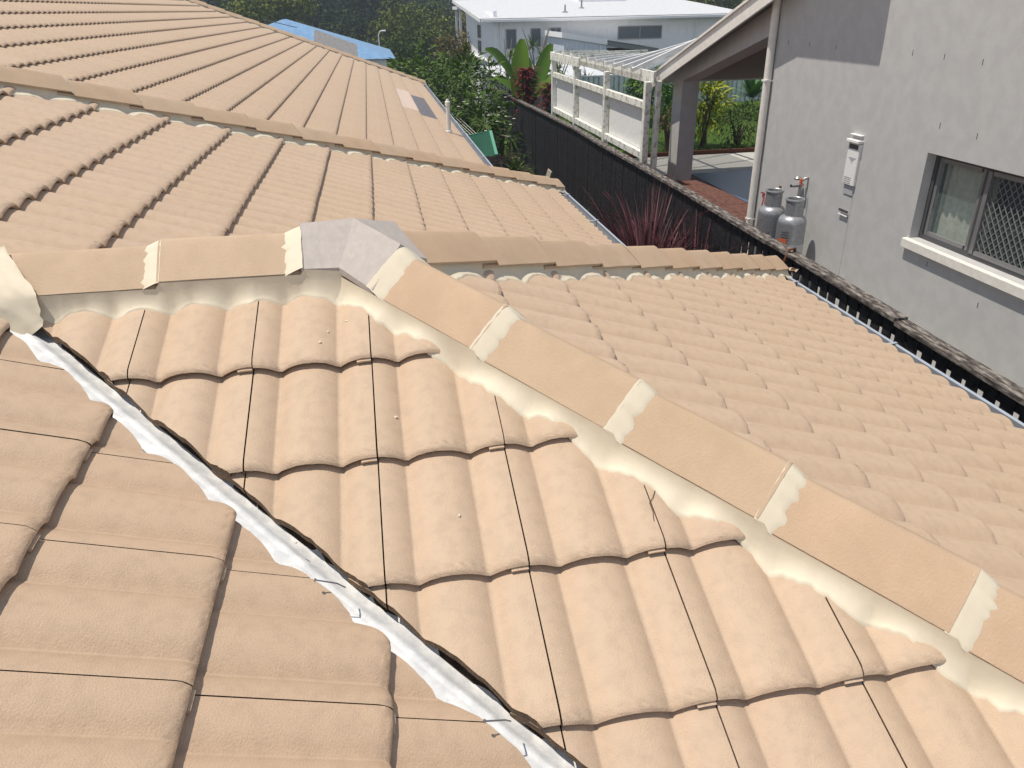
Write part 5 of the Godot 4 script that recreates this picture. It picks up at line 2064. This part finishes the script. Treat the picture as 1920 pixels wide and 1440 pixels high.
func build_far_garden() -> void:
	# banana plant behind the far end of the fence
	var bn := thing("banana_plant", "banana plant with large paddle leaves behind the black fence", "plant", Vector3(5.1, -4.2, -26.0))
	var off := -bn.position
	var C := Vector3(4.55, -2.7, -23.6)
	var lv: Array = [[Vector3(4.25, -2.6, -23.4), Vector3(4.42, -0.82, -23.6), 0.55, 0.0, Vector3(-0.5, 0.2, 1), 0.7], [C, Vector3(5.35, -0.98, -23.9), 0.46, -0.05, Vector3(-0.3, 0.7, 0.8), 0.2], [C, Vector3(3.25, -1.05, -23.2), 0.50, 0.28, Vector3(0.3, 0.8, 0.6), 0.35], [C, Vector3(5.75, -1.95, -23.2), 0.55, 0.30, Vector3(0.0, 1, 0.4), 0.3], [C, Vector3(5.35, -2.45, -22.9), 0.5, 0.30, Vector3(0.0, 1, 0.5), 0.55], [Vector3(4.6, -3.0, -23.5), Vector3(4.0, -2.55, -22.3), 0.62, 0.15, Vector3(-0.3, 0.7, 0.8), 0.8], [C, Vector3(4.7, -1.35, -24.2), 0.35, 0.0, Vector3(0.2, 0.2, 1), 0.05], [C, Vector3(3.5, -1.9, -24.0), 0.45, 0.2, Vector3(0.2, 0.9, 0.5), 0.25]]
	for q: Array in lv:
		var m := MB.new()
		m.col = Color(0.045, 0.10, 0.015).lerp(Color(0.15, 0.25, 0.03), q[5])
		paddle(m, q[0] * 1.1, q[1] * 1.1, q[2] * 1.15, q[3] * 1.1, q[4])
		obj("leaf", m, mats.leaf_glossy, bn).position = off
	var st := MB.new()
	st.tube(PackedVector3Array([Vector3(5.1, -4.2, -26.0), Vector3(5.08, -3.4, -26.0), Vector3(4.98, -2.75, -26.0)]), PackedFloat32Array([0.13, 0.1, 0.06]), 10)
	obj("stem", st, mats.leaf_glossy, bn).position = off
	# red cordylines
	for q: Array in [[Vector3(4.72, -3.3, -24.6), "dark red cordyline in front of the banana plant", 420, 1.35], [Vector3(5.15, -3.2, -23.0), "smaller dark red cordyline beside the pergola's first post", 180, 0.95]]:
		var t := thing("red_cordyline", q[1], "plant", q[0], "red cordylines by the banana plant")
		var m := MB.new()
		for k in q[2]:
			var hh: float = q[3] * pow(rng.randf(), 0.7)
			var a := rng.randf() * TAU
			var d := Vector3(cos(a), rng.randf_range(0.1, 0.9), sin(a))
			m.col = Color(0.06, 0.012, 0.015).lerp(Color(0.30, 0.045, 0.05), pow(rng.randf(), 1.3))
			m.leaf(Vector3(rng.randf_range(-0.1, 0.1), 0.25 + hh, rng.randf_range(-0.1, 0.1)), d, Vector3.UP, 0.45, 0.095, 0.8, 3)
		obj("leaves", m, mats.leaf, t)
		var s := MB.new()
		s.tube(PackedVector3Array([Vector3.ZERO, Vector3(0, q[3], 0)]), PackedFloat32Array([0.03, 0.02]), 6)
		obj("stem", s, mats.bark, t)
	# thin stemmed dracaenas before the white house
	var dr: Array = [[Vector3(5.0, -3.6, -29.0), 2.0, "tufted dracaena left of the banana's upright leaf"], [Vector3(5.65, -3.6, -28.6), 2.35, "tall tufted dracaena between the white house's two narrow windows"], [Vector3(6.2, -3.6, -29.4), 2.0, "tufted dracaena right of the banana's upright leaf"], [Vector3(6.55, -3.6, -28.0), 1.6, "short tufted dracaena low beside the flat white roof"], [Vector3(7.9, -3.6, -29.0), 1.1, "small tufted dracaena behind the pergola's first panel"]]
	for q: Array in dr:
		var t := thing("dracaena", q[2], "plant", q[0], "thin dracaenas before the white house")
		var s := MB.new()
		var bend := rng.randf_range(-0.25, 0.25)
		s.tube(PackedVector3Array([Vector3.ZERO, Vector3(bend, q[1] * 0.5, 0.1), Vector3(bend * 0.3, q[1], 0)]), PackedFloat32Array([0.04, 0.03, 0.02]), 6)
		for k in 3:
			var a := rng.randf_range(-0.6, 0.6)
			s.tube(PackedVector3Array([Vector3(bend, q[1] * 0.6, 0.1), Vector3(bend + a * 0.7, q[1] + 0.2, 0.1), Vector3(bend + a, q[1] + rng.randf_range(0.4, 0.75), 0.05)]), PackedFloat32Array([0.025, 0.018, 0.012]), 5)
		obj("stem", s, mats.pale_bark, t)
		var l := obj("leaves", rosette_mesh(46, 0.5, 0.05, 0.7, Color(0.05, 0.10, 0.02), Color(0.16, 0.22, 0.05), -0.2), mats.leaf, t)
		l.position = Vector3(bend * 0.3, q[1], 0)
		var l2 := obj("leaves", rosette_mesh(34, 0.42, 0.05, 0.7, Color(0.05, 0.10, 0.02), Color(0.16, 0.22, 0.05), -0.2), mats.leaf, t)
		l2.position = Vector3(bend + 0.25, q[1] * 0.72, 0.1)
	bush("brown_shrub", "dark olive brown shrub between the frangipani and the banana", "shrub", Vector3(4.3, -4.3, -27.5), [[Vector3(0, 2.1, 0), Vector3(0.75, 0.85, 0.7)], [Vector3(0.3, 1.3, 0.5), Vector3(0.8, 0.6, 0.7)]], 900, 0.2, 0.035, Color(0.02, 0.035, 0.012), Color(0.09, 0.08, 0.03))
	# patio garden
	bush("croton", "yellow green croton bush seen through the patio opening", "shrub", Vector3(7.75, -3.15, -17.75), [[Vector3(0, 0.95, 0), Vector3(0.5, 0.75, 0.45)], [Vector3(0.1, 1.35, -0.2), Vector3(0.3, 0.4, 0.3)]], 620, 0.24, 0.055, Color(0.09, 0.15, 0.012), Color(0.40, 0.42, 0.04), "leaf_glossy", "", 36)
	bush("dark_shrub", "dark stemmed shrub right of the croton bush", "shrub", Vector3(8.6, -3.15, -17.7), [[Vector3(0, 0.5, 0), Vector3(0.45, 0.45, 0.35)]], 330, 0.15, 0.04, Color(0.02, 0.04, 0.01), Color(0.09, 0.12, 0.03))
	bush("garden_bush", "rounded light green bush in front of the ribbed fence, left of the column", "shrub", Vector3(7.5, -3.1, -21.3), [[Vector3(0, 1.05, 0), Vector3(0.62, 0.75, 0.6)]], 900, 0.13, 0.07, Color(0.03, 0.08, 0.012), Color(0.14, 0.24, 0.04))
	bush("young_shrub", "thin open shrub against the ribbed fence in the patio opening", "shrub", Vector3(10.1, -3.0, -22.6), [[Vector3(0, 1.05, 0), Vector3(0.45, 0.55, 0.4)]], 130, 0.13, 0.06, Color(0.04, 0.09, 0.015), Color(0.13, 0.22, 0.04), "leaf", "", 14)
	for q: Array in [[Vector3(8.8, -2.9, -22.9), "blue green agave behind the croton bush"], [Vector3(11.4, -2.75, -22.8), "large blue green agave near the downpipe side of the patio view"], [Vector3(12.3, -2.8, -22.4), "agave half hidden behind the downpipe"]]:
		rosette("agave", q[1], "plant", q[0], 44, 0.95, 0.14, 0.25, Color(0.05, 0.12, 0.05), Color(0.14, 0.25, 0.11), 0.15, "leaf_glossy", "agaves by the rear fence", 0.15)
	rosette("purple_cordyline", "purple leaved cordyline on a dark stem at the patio's right", "plant", Vector3(9.75, -3.15, -17.9), 46, 0.6, 0.045, 0.35, Color(0.13, 0.035, 0.05), Color(0.33, 0.16, 0.19), 0.0, "leaf", "", 0.55)
	bush("dry_shrub", "dry brownish young shrub left of the patio column", "shrub", Vector3(6.75, -3.15, -17.55), [[Vector3(0, 0.6, 0), Vector3(0.22, 0.4, 0.2)]], 130, 0.12, 0.05, Color(0.10, 0.07, 0.03), Color(0.28, 0.20, 0.09), "leaf", "", 14)
	for k in 16:
		var x := 5.2 + 0.42 * k
		var t := thing("border_plant", "low green border plant along the rusty edging", "plant", Vector3(x, -3.14, -17.35 - rng.randf() * 0.25), "low plants along the garden edging")
		obj("leaves", rosette_mesh(34, 0.26, 0.045, 0.8, Color(0.05, 0.11, 0.015), Color(0.20, 0.28, 0.05), 0.2), mats.leaf, t)
	for k in 9:
		var t := thing("cover_plant", "low leafy plant in the bed before the ribbed fence", "plant", Vector3(8.0 + 0.55 * k, -3.0, -21.2 - rng.randf() * 0.8), "low plants in the rear bed")
		obj("leaves", foliage([[Vector3(0, 0.22, 0), Vector3(0.42, 0.25, 0.4)]], 170, 0.1, 0.05, Color(0.025, 0.06, 0.012), Color(0.11, 0.17, 0.03), 0.6, 14), mats.leaf, t)
	# small seedlings between fence and pavers
	for q: Array in [[Vector3(4.62, -2.92, -11.0), "bright green seedling above the capping near the downpipe", Color(0.20, 0.38, 0.04)], [Vector3(4.62, -2.93, -12.0), "pale green seedling above the capping in front of the pavers", Color(0.25, 0.36, 0.06)], [Vector3(4.65, -2.86, -13.2), "reddish green seedling above the capping in front of the pavers", Color(0.20, 0.10, 0.04)]]:
		var t := thing("seedling", q[1], "plant", q[0], "seedlings behind the fence")
		obj("leaves", rosette_mesh(16, 0.16, 0.07, 0.7, q[2] * 0.6, q[2], 0.1), mats.leaf, t)
		var s := MB.new()
		s.tube(PackedVector3Array([Vector3(0, -0.3, 0), Vector3(0, 0.02, 0)]), PackedFloat32Array([0.006, 0.004]), 5)
		obj("stem", s, mats.bark, t)

# ---------------------------------------------------------------- trees on the slope behind
func crown_mesh(c0: Color, c1: Color, lumps: int, per: int, leaf: float) -> MB:
	var mb := MB.new()
	for k in lumps:
		var v := Vector3(rng.randfn(), rng.randfn() * 0.8 + 0.1, rng.randfn()).normalized()
		var c := v * rng.randf_range(0.35, 0.86) * Vector3(1.0, 0.85, 1.0)
		var r := rng.randf_range(0.2, 0.38)
		var tone := pow(rng.randf(), 1.3)
		for q in per:
			var d := Vector3(rng.randfn(), rng.randfn(), rng.randfn()).normalized()
			var p := c + d * r * pow(rng.randf(), 0.35)
			var t := d.cross(Vector3(rng.randfn(), rng.randfn(), rng.randfn())).normalized()
			mb.col = c0.lerp(c1, clampf(tone * 0.75 + rng.randf() * 0.25, 0, 1))
			mb.leaf(p, (t + d * 0.5), d, leaf * rng.randf_range(0.7, 1.3), leaf * 0.7, 0.3, 2, 0.5)
	return mb

func build_trees() -> void:
	var kinds: Array = [
		[Color(0.014, 0.026, 0.010), Color(0.060, 0.085, 0.025)],   # dark green
		[Color(0.024, 0.042, 0.010), Color(0.105, 0.14, 0.030)],  # mid green
		[Color(0.045, 0.068, 0.010), Color(0.20, 0.23, 0.035)],  # yellow green
		[Color(0.055, 0.052, 0.014), Color(0.21, 0.165, 0.05)],  # brownish
		[Color(0.014, 0.022, 0.012), Color(0.045, 0.06, 0.03)],   # grey green
	]
	var words: Array = ["dark green", "mid green", "yellow green", "brownish olive", "grey green"]
	var meshes: Array = []
	for k in kinds.size():
		for q in 2:
			meshes.append(crown_mesh(kinds[k][0], kinds[k][1], 52, 60, 0.095).mesh(mats.leaf_far))
	var tk := MB.new()
	tk.tube(PackedVector3Array([Vector3(0, -2.6, 0), Vector3(0.04, -1.2, 0.03), Vector3(0, -0.2, 0)]), PackedFloat32Array([0.10, 0.075, 0.04]), 8)
	for a: float in [0.3, 2.2, 4.4]:
		tk.tube(PackedVector3Array([Vector3(0.03, -1.0, 0.02), Vector3(cos(a) * 0.3, -0.4, sin(a) * 0.3), Vector3(cos(a) * 0.6, 0.15, sin(a) * 0.6)]), PackedFloat32Array([0.05, 0.035, 0.012]), 6)
	var trunk := tk.mesh(mats.bark)
	# [x, crown centre y, z, crown radius, kind, where it stands]
	var list: Array = [
		[-16.0, 0.6, -88, 3.4, 4, "behind the top of the far hip, left of the other trees"],
		[-9.6, -1.1, -72, 3.1, 2, "just left of the blue roof's peak"],
		[-7.2, 0.5, -77, 3.0, 2, "above the blue roof's peak"],
		[-10.6, -2.2, -62, 2.2, 3, "low against the far hip, left of the aerial"],
		[-12.6, -0.4, -80, 2.6, 0, "behind the aerial, against the far hip"],
		[-5.4, -0.2, -95, 3.9, 0, "tall behind the blue roof's upper slope"],
		[-2.4, -2.0, -84, 3.3, 0, "behind the middle of the blue roof"],
		[0.4, 0.5, -100, 4.2, 0, "tall in the middle of the dark stand"],
		[-3.0, 1.7, -112, 4.4, 4, "at the top edge over the blue roof"],
		[3.0, -1.9, -76, 2.9, 2, "bright, above the grey patch's right end"],
		[3.9, -3.0, -63, 2.4, 1, "around the street lamp"],
		[1.7, -3.0, -60, 1.9, 1, "just behind the blue roof's lower end"],
		[5.7, -2.2, -80, 3.0, 2, "rounded, right of the street lamp"],
		[6.1, -3.0, -58, 2.1, 3, "beside the white house's verandah"],
		[4.5, -3.6, -53, 1.8, 1, "above the frangipani's right half"],
		[3.1, -3.6, -51, 1.7, 1, "above the frangipani's left half"],
		[8.0, 0.4, -120, 4.6, 0, "at the top edge right of the dark stand"],
		[11.5, -0.4, -110, 4.0, 0, "at the top edge left of the white roof"],
		[11.9, -2.8, -100, 3.5, 3, "between the top trees and the verandah"],
		[4.2, 1.4, -130, 4.8, 4, "at the top edge over the street lamp"],
		[-6.3, -2.6, -80, 2.6, 3, "directly behind the blue roof's peak"],
		[7.2, -1.2, -92, 3.2, 1, "between the rounded tree and the verandah"],
		[9.2, -3.4, -72, 2.4, 3, "low behind the verandah's post"],
		[30.0, 0.6, -70, 3.4, 2, "above the far right end of the white roof"],
		[35.5, 0.4, -72, 3.2, 0, "behind the sloping barge board"],
		[26.0, 0.4, -82, 3.0, 1, "above the middle of the white roof"],
		[-1.2, -3.4, -66, 2.0, 1, "low behind the grey patch of the blue roof"],
	]
	for t: Array in list:
		var o := thing("tree", "%s leafy tree %s" % [words[t[4]], t[5]], "tree", Vector3(t[0], t[1], t[2]), "trees on the slope behind")
		tree_parts(o, meshes[t[4] * 2 + rng.randi() % 2], trunk, t[3])
	for k in 26:
		var d := rng.randf_range(135.0, 185.0)
		var x := lerpf(-55.0, 80.0, (k + rng.randf() * 0.6) / 26.0) * d / 150.0
		var r := rng.randf_range(5.0, 7.0)
		var o := thing("tree", "distant dark green tree in the row along the hilltop", "tree", Vector3(x, land_y(x, -d) + r * 0.9 + rng.randf_range(0, 3.0), -d), "distant trees along the hilltop")
		tree_parts(o, meshes[[0, 1, 8, 2][rng.randi() % 4]], trunk, r)
	# far small houses between the trees
	for q: Array in [[Vector3(-17.0, -1.2, -100), "tiny pale house glimpsed beyond the far hip"], [Vector3(13.2, 0.0, -112), "tiny white roofed house left of the white house's roof edge"]]:
		var h := thing("distant_house", q[1], "house", q[0], "small houses among the far trees")
		var w := MB.new()
		w.box(Vector3(0, 0, 0), Vector3(5.0, 2.6, 4.0))
		obj("wall", w, mats.white_clad, h)
		var r := MB.new()
		prism_z(r, [Vector2(-2.9, 1.25), Vector2(0, 2.4), Vector2(2.9, 1.25)], -2.3, 2.3)
		obj("roof", r, mats.white_roof, h)
		var wn := MB.new()
		for x: float in [-1.5, 0.0, 1.5]:
			wn.box(Vector3(x, 0.1, 2.01), Vector3(0.9, 1.1, 0.04))
		obj("window", wn, mats.far_glass, h)
	# street lamp in the trees
	var sl := thing("street_lamp", "white street lamp standing among the green trees", "street lamp", Vector3(0.72, -6.3, -58))
	var p := MB.new()
	p.tube(PackedVector3Array([Vector3(0, -2, 0), Vector3(0, 4.75, 0), Vector3(0.1, 4.98, 0), Vector3(0.25, 5.05, 0)]), PackedFloat32Array([0.05, 0.035, 0.035, 0.035]), 8)
	obj("pole", p, mats.white_metal, sl)
	var lh := MB.new()
	lh.cbox(Vector3(0.38, 5.03, 0), Vector3(0.3, 0.1, 0.2), 0.03)
	obj("lamp_head", lh, mats.white_metal, sl)

func tree_parts(o: Node3D, crown: ArrayMesh, trunk: ArrayMesh, r: float) -> void:
	var c := add_mesh("crown", crown, o)
	c.scale = Vector3(r, r * rng.randf_range(0.85, 1.1), r)
	c.rotation.y = rng.randf() * TAU
	var t := add_mesh("trunk", trunk, o)
	t.scale = Vector3.ONE * r
	t.rotation.y = rng.randf() * TAU
